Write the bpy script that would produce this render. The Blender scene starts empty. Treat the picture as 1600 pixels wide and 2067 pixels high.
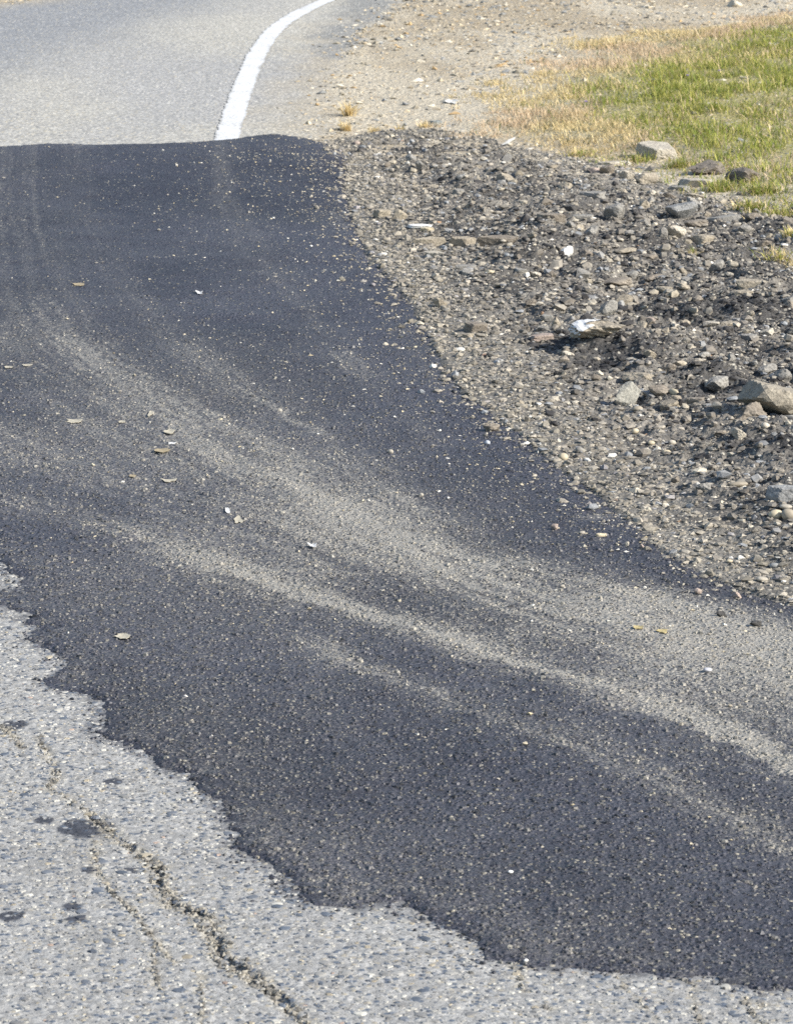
import bpy, math
import numpy as np
from mathutils import Vector

rad = math.radians
scene = bpy.context.scene

# ------------------------------------------------------------------ camera
CAM_H, FPX, HORIZON = 1.6, 7600.0, -628.0          # camera height (m), focal length and horizon row in photo pixels
PW, PH = 1600.0, 2067.0
TILT = math.atan((PH / 2 - HORIZON) / FPX)          # downward tilt of the lens axis
cam_d = bpy.data.cameras.new('camera')
cam = bpy.data.objects.new('camera', cam_d)
scene.collection.objects.link(cam)
cam.location = (0, 0, CAM_H)
cam.rotation_euler = (math.pi / 2 - TILT, 0, 0)
cam_d.sensor_fit = 'VERTICAL'
cam_d.sensor_height = 36.0
cam_d.lens = FPX / PH * 36.0
cam_d.clip_start, cam_d.clip_end = 0.1, 3000
cam_d.dof.use_dof = True
cam_d.dof.focus_distance = 7.2
cam_d.dof.aperture_fstop = 26.0
scene.camera = cam

# ------------------------------------------------------------------ sky and sun
SUN_EL, SUN_AZ = 33.0, 112.0                        # degrees; azimuth clockwise from +Y
world = bpy.data.worlds.new('World')
scene.world = world
world.use_nodes = True
wn = world.node_tree.nodes
sky = wn.new('ShaderNodeTexSky')
sky.sky_type = 'NISHITA'
sky.sun_disc = False
sky.sun_elevation = rad(SUN_EL)
sky.sun_rotation = rad(SUN_AZ)
wn['Background'].inputs['Strength'].default_value = 0.11
world.node_tree.links.new(sky.outputs[0], wn['Background'].inputs['Color'])
sun_d = bpy.data.lights.new('sun', 'SUN')
sun_d.energy = 4.3
sun_d.angle = rad(0.53)
sun_d.color = (1.0, 0.95, 0.87)
sun = bpy.data.objects.new('sun', sun_d)
scene.collection.objects.link(sun)
to_sun = Vector((math.cos(rad(SUN_EL)) * math.sin(rad(SUN_AZ)), math.cos(rad(SUN_EL)) * math.cos(rad(SUN_AZ)), math.sin(rad(SUN_EL))))
sun.rotation_euler = to_sun.to_track_quat('Z', 'Y').to_euler()
sun.location = to_sun * 30

scene.view_settings.view_transform = 'Standard'
scene.view_settings.look = 'None'
scene.view_settings.gamma = 1
scene.view_settings.exposure = 0.84
scene.render.engine = 'CYCLES'
scene.cycles.use_denoising = False
scene.cycles.max_bounces = 5

# ------------------------------------------------------------------ numeric helpers
rng = np.random.default_rng(11)
CT, ST = math.cos(TILT), math.sin(TILT)


def G(px, py, z=0.0):
    """Ground position (world x, y at height z) of a spot seen in the photograph."""
    px = np.asarray(px, float); py = np.asarray(py, float)
    u = (px - PW / 2) / FPX; v = (py - PH / 2) / FPX
    dx, dy, dz = u, CT - v * ST, -ST - v * CT
    t = (z - CAM_H) / dz
    return dx * t, dy * t


def GP(pts, z=0.0):
    a = np.array(pts, float)
    x, y = G(a[:, 0], a[:, 1], z)
    return np.stack([x, y], 1)


def mpp(py, z=0.0):
    """metres for one photo pixel across at that row"""
    a, _ = G(0, py, z); b, _ = G(1, py, z)
    return float(b - a)


def sstep(a, b, x):
    t = np.clip((x - a) / (b - a), 0, 1)
    return t * t * (3 - 2 * t)


def h2(ix, iy, seed):
    ix = ix.astype(np.int64).astype(np.uint32); iy = iy.astype(np.int64).astype(np.uint32)
    n = ix * np.uint32(374761393) + iy * np.uint32(668265263) + np.uint32((seed * 1442695041 + 12345) % 4294967296)
    n = (n ^ (n >> np.uint32(13))) * np.uint32(1274126177)
    n = (n ^ (n >> np.uint32(16))) * np.uint32(2246822519)
    return ((n ^ (n >> np.uint32(15))) & np.uint32(0xFFFFFF)).astype(np.float64) / 16777216.0


def vn(x, y, seed=0):
    fx, fy = np.floor(x), np.floor(y)
    tx, ty = x - fx, y - fy
    tx = tx * tx * (3 - 2 * tx); ty = ty * ty * (3 - 2 * ty)
    a = h2(fx, fy, seed); b = h2(fx + 1, fy, seed); c = h2(fx, fy + 1, seed); d = h2(fx + 1, fy + 1, seed)
    return (a * (1 - tx) + b * tx) * (1 - ty) + (c * (1 - tx) + d * tx) * ty


def fbm(x, y, octv=4, seed=0, gain=0.5):
    s = np.zeros_like(np.asarray(x, float)); a = 1.0; tot = 0
    for k in range(octv):
        ca, sa = math.cos(k * 1.3 + 0.4), math.sin(k * 1.3 + 0.4)
        f = 2.03 ** k
        s = s + a * vn((x * ca - y * sa) * f + 17.3 * k, (x * sa + y * ca) * f - 9.1 * k, seed + k)
        tot += a; a *= gain
    return s / tot                                   # 0..1


def worley(x, y, seed=0):
    fx, fy = np.floor(x), np.floor(y)
    best = np.full(np.shape(x), 9.0); cid = np.zeros(np.shape(x))
    for i in (-1, 0, 1):
        for j in (-1, 0, 1):
            cx, cy = fx + i, fy + j
            px = cx + h2(cx, cy, seed); py = cy + h2(cx, cy, seed + 1)
            d = (px - x) ** 2 + (py - y) ** 2
            m = d < best
            best = np.where(m, d, best); cid = np.where(m, h2(cx, cy, seed + 2), cid)
    return np.sqrt(best), cid


def pdist(x, y, P, closed=False):
    """distance to a polyline and the fraction along it"""
    x = np.asarray(x, float); y = np.asarray(y, float)
    best = np.full(x.shape, 1e9); at = np.zeros(x.shape)
    n = len(P); m = n if closed else n - 1
    for i in range(m):
        ax, ay = P[i]; bx, by = P[(i + 1) % n]
        ex, ey = bx - ax, by - ay
        L = ex * ex + ey * ey + 1e-12
        t = np.clip(((x - ax) * ex + (y - ay) * ey) / L, 0, 1)
        d = (x - ax - t * ex) ** 2 + (y - ay - t * ey) ** 2
        k = d < best
        best = np.where(k, d, best); at = np.where(k, (i + t) / m, at)
    return np.sqrt(best), at


def inside(x, y, P):
    x = np.asarray(x, float); y = np.asarray(y, float)
    r = np.zeros(x.shape, bool); n = len(P)
    for i in range(n):
        ax, ay = P[i]; bx, by = P[(i + 1) % n]
        if ay == by:
            continue
        c = ((ay > y) != (by > y)) & (x < (bx - ax) * (y - ay) / (by - ay) + ax)
        r ^= c
    return r


def sdf(x, y, P):
    """positive inside"""
    d, _ = pdist(x, y, P, True)
    return np.where(inside(x, y, P), d, -d)


# ------------------------------------------------------------------ outlines on the ground (traced, then world metres)
far_edge = [(-140, 291), (0, 290), (100, 287), (200, 289), (300, 286), (380, 284), (440, 279), (490, 271), (540, 266), (590, 267), (645, 275), (698, 290)]
right_edge = [(708, 320), (714, 380), (735, 440), (762, 500), (800, 548), (850, 600), (880, 650), (912, 712), (960, 780), (1030, 832), (1090, 880),
              (1150, 930), (1235, 985), (1290, 1035), (1345, 1085), (1420, 1135), (1510, 1172), (1620, 1205), (1900, 1270)]
near_edge = [(-200, 1090), (-40, 1105), (0, 1120), (22, 1135), (34, 1160), (20, 1182), (-20, 1192), (-30, 1208), (0, 1213), (40, 1235), (62, 1262), (48, 1290),
             (90, 1305), (132, 1330), (112, 1378), (180, 1408), (200, 1440), (218, 1472), (268, 1500), (312, 1530), (330, 1548), (385, 1556), (400, 1590), (450, 1618),
             (468, 1650), (496, 1682), (498, 1712), (540, 1742), (560, 1780), (596, 1808), (640, 1822), (700, 1826), (752, 1814), (800, 1832),
             (888, 1852), (915, 1882), (965, 1920), (1020, 1945), (1100, 1951), (1200, 1944), (1300, 1958), (1380, 1976), (1450, 1966),
             (1530, 1985), (1600, 1992), (1750, 2010), (1980, 2000)]
FE = GP(far_edge, 0.034); FE[:, 1] += 0.07
RE = GP(right_edge, 0.012)
NE_ = GP(near_edge, 0.004)
PATCH = np.concatenate([np.array([[-3.2, 12.2], [-3.4, 13.6]]), FE, RE, np.array([[2.6, 6.4], [2.6, 3.9]]), NE_[::-1], np.array([[-1.6, 8.0], [-2.6, 9.6]])])
FAR_P = np.concatenate([np.array([[-3.4, 13.6]]), FE])

rub_top = [(640, 292), (690, 282), (760, 268), (870, 262), (960, 275), (1050, 300), (1130, 318), (1250, 340), (1370, 385), (1450, 396), (1600, 408), (1800, 430), (2300, 470)]
RT = GP(rub_top)
RE_in = RE.copy(); RE_in[:, 0] -= 0.03
RUBBLE = np.concatenate([RE_in[::-1], RT, np.array([[4.5, 11.0], [4.5, 5.0], [2.6, 6.0]])])

road_edge = [(690, 300), (688, 240), (690, 190), (705, 140), (722, 100), (745, 70), (775, 45), (830, 5), (930, -45), (1150, -110), (1600, -190)]
RDE = GP(road_edge)
ROAD = np.concatenate([np.array([[-9, 1.0], [3.5, 1.0], [3.2, 5.6], [1.2, 6.6], [0.6, 8.0], [0.05, 11.0]]), RDE,
                       np.array([[9.0, 33.0], [3.0, 28.5], [0.4, 24.6], [-1.2, 21.6], [-2.06, 19.85], [-3.7, 17.3], [-6.5, 14.0], [-9, 12.0]])])

grass_out = [(820, 290), (870, 248), (935, 205), (1010, 155), (1090, 116), (1170, 80), (1330, 60), (1450, 45), (1600, 20), (1900, -20), (2400, -60),
             (2400, 500), (1800, 475), (1600, 452), (1490, 432), (1380, 402), (1250, 346), (1150, 324), (1050, 304), (960, 290)]
GRASS = GP(grass_out)
GRASS_LEFT = GP(grass_out[:9])

LINE = GP([(436, 340), (458, 277), (481, 205), (501, 152), (526, 100), (566, 50), (607, 25), (661, 0), (735, -25), (850, -55), (1000, -88), (1300, -150)])


# ------------------------------------------------------------------ heights
def z_base(x, y):
    return 0.010 * (fbm(x * 0.7 + 3, y * 0.7, 3, 5) - 0.5)


crack_main = [(78, 1486), (100, 1530), (118, 1568), (96, 1590), (150, 1620), (190, 1645), (225, 1686), (290, 1730), (318, 1752), (328, 1790), (350, 1830), (398, 1842),
              (412, 1862), (438, 1900), (446, 1938), (488, 1958), (520, 1985), (560, 2012), (600, 2050), (660, 2110)]
CRACKS = [
    (GP(crack_main[:6]), 0.0038, 0.010), (GP(crack_main[5:11]), 0.0075, 0.014), (GP(crack_main[8:12]), 0.012, 0.016), (GP(crack_main[11:17]), 0.013, 0.018), (GP(crack_main[15:]), 0.009, 0.014),
    (GP([(192, 1698), (200, 1760), (222, 1800), (258, 1830), (282, 1862), (318, 1908)]), 0.0026, 0.006),
    (GP([(318, 1908), (308, 1950), (330, 2010)]), 0.0018, 0.005), (GP([(318, 1908), (352, 1946)]), 0.004, 0.006),
    (GP([(0, 1462), (24, 1480), (46, 1510)]), 0.006, 0.007), (GP([(404, 1968), (410, 2040), (402, 2090)]), 0.0016, 0.005),
    (GP([(1036, 1948), (1050, 1975), (1056, 2004)]), 0.002, 0.005), (GP([(1243, 1972), (1262, 1998), (1290, 2026), (1330, 2060)]), 0.0014, 0.004),
    (GP([(1358, 1966), (1395, 1990), (1402, 2040), (1420, 2085)]), 0.0022, 0.006), (GP([(1498, 2018), (1512, 2040), (1540, 2072)]), 0.003, 0.008), (GP([(1512, 2040), (1560, 2030)]), 0.0022, 0.006),
    (GP([(1095, 2030), (1112, 2040)]), 0.003, 0.006),
]
CRACK_PTS = np.concatenate([c[0] for c in CRACKS])


def crack_depth(x, y):
    out = np.zeros(np.shape(x)); dust = np.zeros(np.shape(x))
    near = y < 7.2
    if not near.any():
        return out, dust
    xs, ys = x[near], y[near]
    wob = (fbm(xs * 55, ys * 40, 3, 31) - 0.5) * 0.020
    o = np.zeros(xs.shape); du = np.zeros(xs.shape)
    for P, w, dep in CRACKS:
        d, t = pdist(xs + wob, ys + wob * 1.4, P)
        ww = 0.52 * w * (0.35 + 1.5 * fbm(xs * 24, ys * 24, 2, 32))
        o = np.maximum(o, 0.42 * dep * sstep(0.30, 0.5, fbm(xs * 16 + 5, ys * 12, 2, 34)) * (1 - sstep(ww * 0.55, ww * 1.15, d)) * (0.6 + 0.8 * vn(xs * 90, ys * 60, 33)))
        du = np.maximum(du, 1 - sstep(ww * 0.8, ww * 3.2 + 0.008, d))
    out[near] = o; dust[near] = du
    return out, dust


def z_road(x, y):
    z = z_base(x, y)
    f, cid = worley(x * 75, y * 75, 71)
    z = z + 0.0008 * (1 - sstep(0.15, 0.62, f)) * (cid > 0.35) * (y < 8.5)
    z = z + 0.0014 * (fbm(x * 130, y * 130, 2, 72) - 0.5)
    cd, _ = crack_depth(x, y)
    return z - cd


def patch_sd(x, y):
    s = sdf(x, y, PATCH)
    n = np.where(y < 8.2, (fbm(x * 10, y * 8, 6, 41, 0.66) - 0.5) * 0.115, (fbm(x * 12, y * 9, 6, 41, 0.66) - 0.5) * 0.24)
    k = 1.0
    fd, _ = pdist(x, y, FAR_P)
    return s + n * k * sstep(0.0, 0.5, fd)


def z_patch(x, y, sd=None):
    if sd is None:
        sd = patch_sd(x, y)
    fd, _ = pdist(x, y, FAR_P)
    far = 1 - sstep(0.0, 1.5, fd)
    T = 0.001 + 0.0065 * sstep(0.25, 0.8, fbm(x * 5, y * 5, 3, 44)) + 0.034 * far
    t = T * (1 - np.exp(-np.maximum(sd, 0) / (0.028 + 0.034 * far)))
    t = np.where(sd < 0, sd * 0.6 - 0.001, t)
    z = z_base(x, y) + t + 0.012 * (fbm(x * 1.1, y * 1.1, 2, 8) - 0.5) * sstep(0, 0.5, sd)
    f, cid = worley(x * 105, y * 105, 51)
    z = z + 0.0026 * (1 - sstep(0.1, 0.65, f)) * cid * sstep(-0.005, 0.01, sd)
    z = z + 0.003 * (fbm(x * 60, y * 60, 3, 52) - 0.5)
    return z


BANK = GP([(1120, 830), (1235, 930), (1330, 985), (1420, 1040), (1500, 1090), (1600, 1150), (1800, 1230)])


def z_rubble(x, y, sd=None):
    if sd is None:
        sd = sdf(x, y, RUBBLE)
    rise = sstep(0.0, 0.45, sd)
    z = z_base(x, y) + np.where(sd > 0, 0.006 + 0.012 * rise, sd * 0.5 + 0.004)
    z = z + rise * (0.085 * (fbm(x * 2.2, y * 1.6, 3, 61) - 0.5) + 0.090 * (fbm(x * 8, y * 8, 4, 62, 0.6) - 0.5))
    # a low bank: the ground behind it stands a few centimetres higher
    d, t = pdist(x, y, BANK)
    side = np.sign((x - np.interp(-y, -BANK[:, 1], BANK[:, 0])))
    z = z + 0.022 * sstep(-0.04, 0.10, d * side + 0.16 * (fbm(x * 12, y * 12, 2, 66) - 0.5)) * np.exp(-np.maximum(d * side, 0) / 0.6) * sstep(0.0, 0.2, sd) * sstep(0.12, 0.5, t)
    f, cid = worley(x * 42, y * 42, 63)
    z = z + (0.3 + 0.7 * rise) * 0.010 * (1 - sstep(0.1, 0.7, f)) * cid
    z = z + 0.005 * (fbm(x * 75, y * 75, 2, 64) - 0.5)
    return z


def z_ground(x, y):
    gs = sdf(x, y, GRASS)
    z = z_base(x, y) - 0.006 + 0.035 * sstep(-0.05, 0.8, gs) + 0.05 * (fbm(x * 1.6, y * 1.2, 3, 91) - 0.5) * sstep(0, 0.5, gs)
    rs = sdf(x, y, ROAD)
    z = z + 0.003 + 0.008 * sstep(0.0, 0.5, -rs) + 0.005 * (fbm(x * 20, y * 20, 3, 92) - 0.5)
    return np.where(rs > 0.28, z - 0.05, z)


def z_top(x, y):
    x = np.atleast_1d(np.asarray(x, float)); y = np.atleast_1d(np.asarray(y, float))
    psd = patch_sd(x, y); rsd = sdf(x, y, RUBBLE); osd = sdf(x, y, ROAD)
    z = np.where(rsd > 0.05, -0.5, z_ground(x, y))
    z = np.maximum(z, np.where((osd > 0) & (rsd < 0.05), z_road(x, y), -9))
    z = np.maximum(z, np.where(psd > -0.02, z_patch(x, y, psd), -9))
    z = np.maximum(z, np.where(rsd > -0.02, z_rubble(x, y, rsd), -9))
    return z


# ------------------------------------------------------------------ mesh helpers
def link(o):
    scene.collection.objects.link(o)
    return o


def mesh_from(name, V, F, mat, col=None, smooth=False, extra=None):
    """V (n,3), F (m,k) with k = 3 or 4; col (n,3) point colours"""
    V = np.ascontiguousarray(V, np.float32); F = np.ascontiguousarray(F, np.int32)
    me = bpy.data.meshes.new(name)
    n, (m, k) = len(V), F.shape
    me.vertices.add(n); me.vertices.foreach_set('co', V.ravel())
    me.loops.add(m * k); me.loops.foreach_set('vertex_index', F.ravel())
    me.polygons.add(m)
    me.polygons.foreach_set('loop_start', np.arange(0, m * k, k, dtype=np.int32))
    me.polygons.foreach_set('loop_total', np.full(m, k, np.int32))
    me.polygons.foreach_set('use_smooth', np.full(m, smooth, bool))
    if col is not None:
        a = me.attributes.new('Col', 'FLOAT_COLOR', 'POINT')
        c = np.ones((n, 4), np.float32); c[:, :3] = col
        a.data.foreach_set('color', c.ravel())
    for key, val in (extra or {}).items():
        a = me.attributes.new(key, 'FLOAT', 'POINT')
        a.data.foreach_set('value', np.ascontiguousarray(val, np.float32))
    me.update(calc_edges=True)
    me.materials.append(mat)
    return me


def ob(name, me, parent=None, **props):
    o = link(bpy.data.objects.new(name, me))
    if parent is not None:
        o.parent = parent
    for k, v in props.items():
        o[k] = v
    return o


def fan_grid(y0, y1, c, half0=0.6, half1=0.125, ncore=300, nside=45):
    """rows whose spacing grows with distance; returns x, y arrays (rows, cols)"""
    n = int(math.log(y1 / y0) / c) + 2
    ys = np.geomspace(y0, y1, n)
    core = np.linspace(-0.116, 0.116, ncore)
    t = np.linspace(0, 1, nside + 1)[1:] ** 1.5
    X = []
    for y in ys:
        h = half0 + half1 * y
        cr = core * y
        L = cr[0] - t * (h - 0.116 * y); R = cr[-1] + t * (h - 0.116 * y)
        X.append(np.concatenate([L[::-1], cr, R]))
    X = np.array(X)
    return X, np.repeat(ys[:, None], X.shape[1], 1)


def grid_mesh(name, X, Y, Z, keep, mat, col, extra=None):
    r, c = X.shape
    idx = np.arange(r * c).reshape(r, c)
    k = keep[:-1, :-1] | keep[1:, :-1] | keep[:-1, 1:] | keep[1:, 1:]
    F = np.stack([idx[:-1, :-1][k], idx[:-1, 1:][k], idx[1:, 1:][k], idx[1:, :-1][k]], 1)
    used = np.unique(F)
    mp = np.full(r * c, -1, np.int64); mp[used] = np.arange(len(used))
    V = np.stack([X.ravel(), Y.ravel(), Z.ravel()], 1)[used]
    return mesh_from(name, V, mp[F], mat, col.reshape(-1, 3)[used], True, {k2: v.ravel()[used] for k2, v in (extra or {}).items()})


# ------------------------------------------------------------------ materials
def nodes_of(name):
    m = bpy.data.materials.new(name)
    m.use_nodes = True
    nt = m.node_tree
    return m, nt, nt.nodes['Principled BSDF']


def add(nt, kind, **kw):
    n = nt.nodes.new(kind)
    for k, v in kw.items():
        if k.startswith('i_'):
            n.inputs[k[2:].replace('_', ' ')].default_value = v
        else:
            setattr(n, k, v)
    return n


def ramp(nt, src, stops):
    r = nt.nodes.new('ShaderNodeValToRGB')
    e = r.color_ramp.elements
    while len(e) < len(stops):
        e.new(0.5)
    for k, (p, v) in enumerate(stops):
        e[k].position = p
        e[k].color = (v, v, v, 1) if isinstance(v, (int, float)) else (*v, 1)
    nt.links.new(src, r.inputs[0])
    return r.outputs[0]


def mix(nt, fac, a, b, mode='MIX'):
    m = nt.nodes.new('ShaderNodeMix')
    m.data_type = 'RGBA'; m.blend_type = mode
    for s, v in ((m.inputs[0], fac), (m.inputs[6], a), (m.inputs[7], b)):
        if isinstance(v, bpy.types.NodeSocket):
            nt.links.new(v, s)
        else:
            s.default_value = v if isinstance(v, (int, float)) else (*v, 1)
    return m.outputs[2]


def math_n(nt, op, a, b=0.0, clamp=False):
    m = nt.nodes.new('ShaderNodeMath')
    m.operation = op; m.use_clamp = clamp
    for s, v in ((m.inputs[0], a), (m.inputs[1], b)):
        if isinstance(v, bpy.types.NodeSocket):
            nt.links.new(v, s)
        else:
            s.default_value = v
    return m.outputs[0]


def surface_mat(name, cell, flecks, fleck_amount, grain=350, contrast=(0.72, 1.25), bump=0.5, bump_d=0.003, rough=0.85, spec=0.35, dust=None):
    """painted vertex colour x grain, with stone flecks from a Voronoi of the aggregate size"""
    m, nt, bs = nodes_of(name)
    L = nt.links.new
    pos = add(nt, 'ShaderNodeNewGeometry').outputs['Position']
    col = add(nt, 'ShaderNodeAttribute', attribute_name='Col').outputs['Color']
    n1 = add(nt, 'ShaderNodeTexNoise', i_Scale=grain, i_Detail=3.0, i_Roughness=0.65); L(pos, n1.inputs['Vector'])
    v1 = add(nt, 'ShaderNodeTexVoronoi', i_Scale=cell, i_Randomness=1.0); L(pos, v1.inputs['Vector'])
    sep = add(nt, 'ShaderNodeSeparateColor'); L(v1.outputs['Color'], sep.inputs[0])
    g = ramp(nt, n1.outputs[0], [(0.30, contrast[0]), (0.70, contrast[1])])
    c = mix(nt, 1.0, col, g, 'MULTIPLY')
    tone = ramp(nt, sep.outputs[1], [(0.0, 0.78), (1.0, 1.22)])
    c = mix(nt, 1.0, c, tone, 'MULTIPLY')
    pal = nt.nodes.new('ShaderNodeValToRGB'); pal.color_ramp.interpolation = 'CONSTANT'
    e = pal.color_ramp.elements
    while len(e) < len(flecks):
        e.new(0.5)
    for k, f in enumerate(flecks):
        e[k].position = k / len(flecks); e[k].color = (*f, 1)
    L(sep.outputs[2], pal.inputs[0])
    pick = ramp(nt, sep.outputs[0], [(1 - fleck_amount - 0.001, 0.0), (1 - fleck_amount + 0.001, 1.0)])
    core = ramp(nt, v1.outputs['Distance'], [(0.32, 1.0), (0.46, 0.0)])
    fk = math_n(nt, 'MULTIPLY', pick, core)
    if dust is not None:
        d = add(nt, 'ShaderNodeAttribute', attribute_name='dust').outputs['Fac']
        mp = add(nt, 'ShaderNodeMapping'); L(pos, mp.inputs[0])
        n2 = add(nt, 'ShaderNodeTexNoise', i_Scale=110.0, i_Detail=5.0, i_Roughness=0.8); L(mp.outputs[0], n2.inputs['Vector'])
        s = math_n(nt, 'ADD', math_n(nt, 'MULTIPLY', d, 1.55), math_n(nt, 'MULTIPLY', math_n(nt, 'SUBTRACT', n2.outputs[0], 0.63), 4.4))
        cover = math_n(nt, 'MULTIPLY', ramp(nt, s, [(0.0, 0.0), (0.85, 1.0)]), 0.9)
        cover = math_n(nt, 'ADD', cover, math_n(nt, 'MULTIPLY', d, 0.34), True)
        c = mix(nt, fk, c, pal.outputs[0])
        dc = mix(nt, 1.0, dust, g, 'MULTIPLY')
        c = mix(nt, cover, c, dc)
    else:
        c = mix(nt, fk, c, pal.outputs[0])
    L(c, bs.inputs['Base Color'])
    bs.inputs['Roughness'].default_value = rough
    bs.inputs['Specular IOR Level'].default_value = spec
    hsum = math_n(nt, 'ADD', math_n(nt, 'MULTIPLY', ramp(nt, v1.outputs['Distance'], [(0.1, 1.0), (0.6, 0.0)]), sep.outputs[1]), math_n(nt, 'MULTIPLY', n1.outputs[0], 0.5))
    b = add(nt, 'ShaderNodeBump', i_Strength=bump, i_Distance=bump_d); L(hsum, b.inputs['Height'])
    L(b.outputs[0], bs.inputs['Normal'])
    return m


def stone_mat(name, attr='Col', rough=0.8, spec=0.3, scale=220, bump=0.4, bump_d=0.002, obj_color=False, spots=0.35):
    m, nt, bs = nodes_of(name)
    L = nt.links.new
    if obj_color:
        col = add(nt, 'ShaderNodeObjectInfo').outputs['Color']
        pos = add(nt, 'ShaderNodeNewGeometry').outputs['Position']
    else:
        col = add(nt, 'ShaderNodeAttribute', attribute_name=attr).outputs['Color']
        pos = add(nt, 'ShaderNodeNewGeometry').outputs['Position']
    n1 = add(nt, 'ShaderNodeTexNoise', i_Scale=scale, i_Detail=4.0, i_Roughness=0.65); L(pos, n1.inputs['Vector'])
    n2 = add(nt, 'ShaderNodeTexNoise', i_Scale=scale * 0.16, i_Detail=3.0); L(pos, n2.inputs['Vector'])
    c = mix(nt, 1.0, col, ramp(nt, n1.outputs[0], [(0.3, 1 - spots), (0.7, 1 + spots)]), 'MULTIPLY')
    c = mix(nt, 1.0, c, ramp(nt, n2.outputs[0], [(0.3, (0.82, 0.80, 0.78)), (0.7, (1.15, 1.13, 1.08))]), 'MULTIPLY')
    L(c, bs.inputs['Base Color'])
    bs.inputs['Roughness'].default_value = rough
    bs.inputs['Specular IOR Level'].default_value = spec
    b = add(nt, 'ShaderNodeBump', i_Strength=bump, i_Distance=bump_d); L(n1.outputs[0], b.inputs['Height'])
    L(b.outputs[0], bs.inputs['Normal'])
    return m


M_road = surface_mat('old_asphalt', 95, [(0.10, 0.12, 0.15), (0.33, 0.30, 0.24), (0.16, 0.17, 0.18), (0.50, 0.48, 0.43), (0.30, 0.30, 0.29)], 0.55, 420, (0.50, 1.42), 0.6, 0.003, 0.85)
M_road_far = surface_mat('old_asphalt_coarse', 58, [(0.20, 0.20, 0.20), (0.48, 0.42, 0.30), (0.30, 0.31, 0.32), (0.60, 0.57, 0.50), (0.38, 0.36, 0.31)], 0.5, 95, (0.58, 1.4), 0.9, 0.004, 0.85)
M_patch = surface_mat('fresh_asphalt', 115, [(0.20, 0.18, 0.13), (0.06, 0.062, 0.07), (0.10, 0.095, 0.085), (0.34, 0.31, 0.24), (0.03, 0.03, 0.034)], 0.16, 300, (0.38, 1.6), 1.0, 0.005, 0.62, 0.5, dust=(0.275, 0.258, 0.222))
M_rubble = surface_mat('dark_gravel_bed', 90, [(0.30, 0.28, 0.23), (0.10, 0.10, 0.10), (0.44, 0.41, 0.34), (0.17, 0.16, 0.145), (0.05, 0.05, 0.05)], 0.45, 300, (0.5, 1.4), 0.9, 0.006, 0.9)
M_ground = surface_mat('verge_gravel_soil', 60, [(0.42, 0.36, 0.26), (0.24, 0.24, 0.23), (0.52, 0.48, 0.40), (0.30, 0.22, 0.13), (0.18, 0.17, 0.15)], 0.4, 160, (0.68, 1.28), 0.8, 0.008, 0.9)
M_chip = stone_mat('stone_chips', scale=380, spots=0.28)
M_tarchip = stone_mat('bitumen_coated_chips', scale=420, rough=0.5, spec=0.5, spots=0.4)
M_rock = stone_mat('loose_rock', obj_color=True, scale=170, rough=0.88, bump=0.7, bump_d=0.004, spots=0.42)
M_pebble = stone_mat('smooth_pebble', obj_color=True, scale=120, rough=0.6, bump=0.15, bump_d=0.001, spots=0.15)


def grass_material():
    m, nt, bs = nodes_of('grass_blade')
    L = nt.links.new
    col = add(nt, 'ShaderNodeAttribute', attribute_name='Col').outputs['Color']
    L(col, bs.inputs['Base Color'])
    bs.inputs['Roughness'].default_value = 0.6
    bs.inputs['Specular IOR Level'].default_value = 0.25
    tr = add(nt, 'ShaderNodeBsdfTranslucent'); L(col, tr.inputs[0])
    ms = add(nt, 'ShaderNodeMixShader'); ms.inputs[0].default_value = 0.35
    L(bs.outputs[0], ms.inputs[1]); L(tr.outputs[0], ms.inputs[2])
    L(ms.outputs[0], nt.nodes['Material Output'].inputs[0])
    return m


M_grass = grass_material()


def paint_material():
    m, nt, bs = nodes_of('white_road_paint')
    L = nt.links.new
    pos = add(nt, 'ShaderNodeNewGeometry').outputs['Position']
    n = add(nt, 'ShaderNodeTexNoise', i_Scale=70.0, i_Detail=5.0, i_Roughness=0.75); L(pos, n.inputs['Vector'])
    n2 = add(nt, 'ShaderNodeTexNoise', i_Scale=5.0, i_Detail=2.0); L(pos, n2.inputs['Vector'])
    s = math_n(nt, 'ADD', n.outputs[0], math_n(nt, 'MULTIPLY', n2.outputs[0], 0.35))
    ed = add(nt, 'ShaderNodeAttribute', attribute_name='Col').outputs['Fac']
    s = math_n(nt, 'SUBTRACT', s, math_n(nt, 'MULTIPLY', math_n(nt, 'SUBTRACT', 1.0, ed), 0.16))
    c = mix(nt, ramp(nt, s, [(0.52, 0.0), (0.64, 1.0)]), (0.34, 0.33, 0.30), (0.62, 0.62, 0.61))
    L(c, bs.inputs['Base Color'])
    bs.inputs['Roughness'].default_value = 0.7
    b = add(nt, 'ShaderNodeBump', i_Strength=0.4, i_Distance=0.002); L(n.outputs[0], b.inputs['Height']); L(b.outputs[0], bs.inputs['Normal'])
    return m


M_paint = paint_material()


def flat_mat(name, col, rough=0.8):
    m, nt, bs = nodes_of(name)
    pos = add(nt, 'ShaderNodeNewGeometry').outputs['Position']
    n = add(nt, 'ShaderNodeTexNoise', i_Scale=180.0, i_Detail=3.0); nt.links.new(pos, n.inputs['Vector'])
    c = mix(nt, 1.0, col, ramp(nt, n.outputs[0], [(0.3, 0.75), (0.7, 1.2)]), 'MULTIPLY')
    nt.links.new(c, bs.inputs['Base Color'])
    bs.inputs['Roughness'].default_value = rough
    return m


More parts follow.
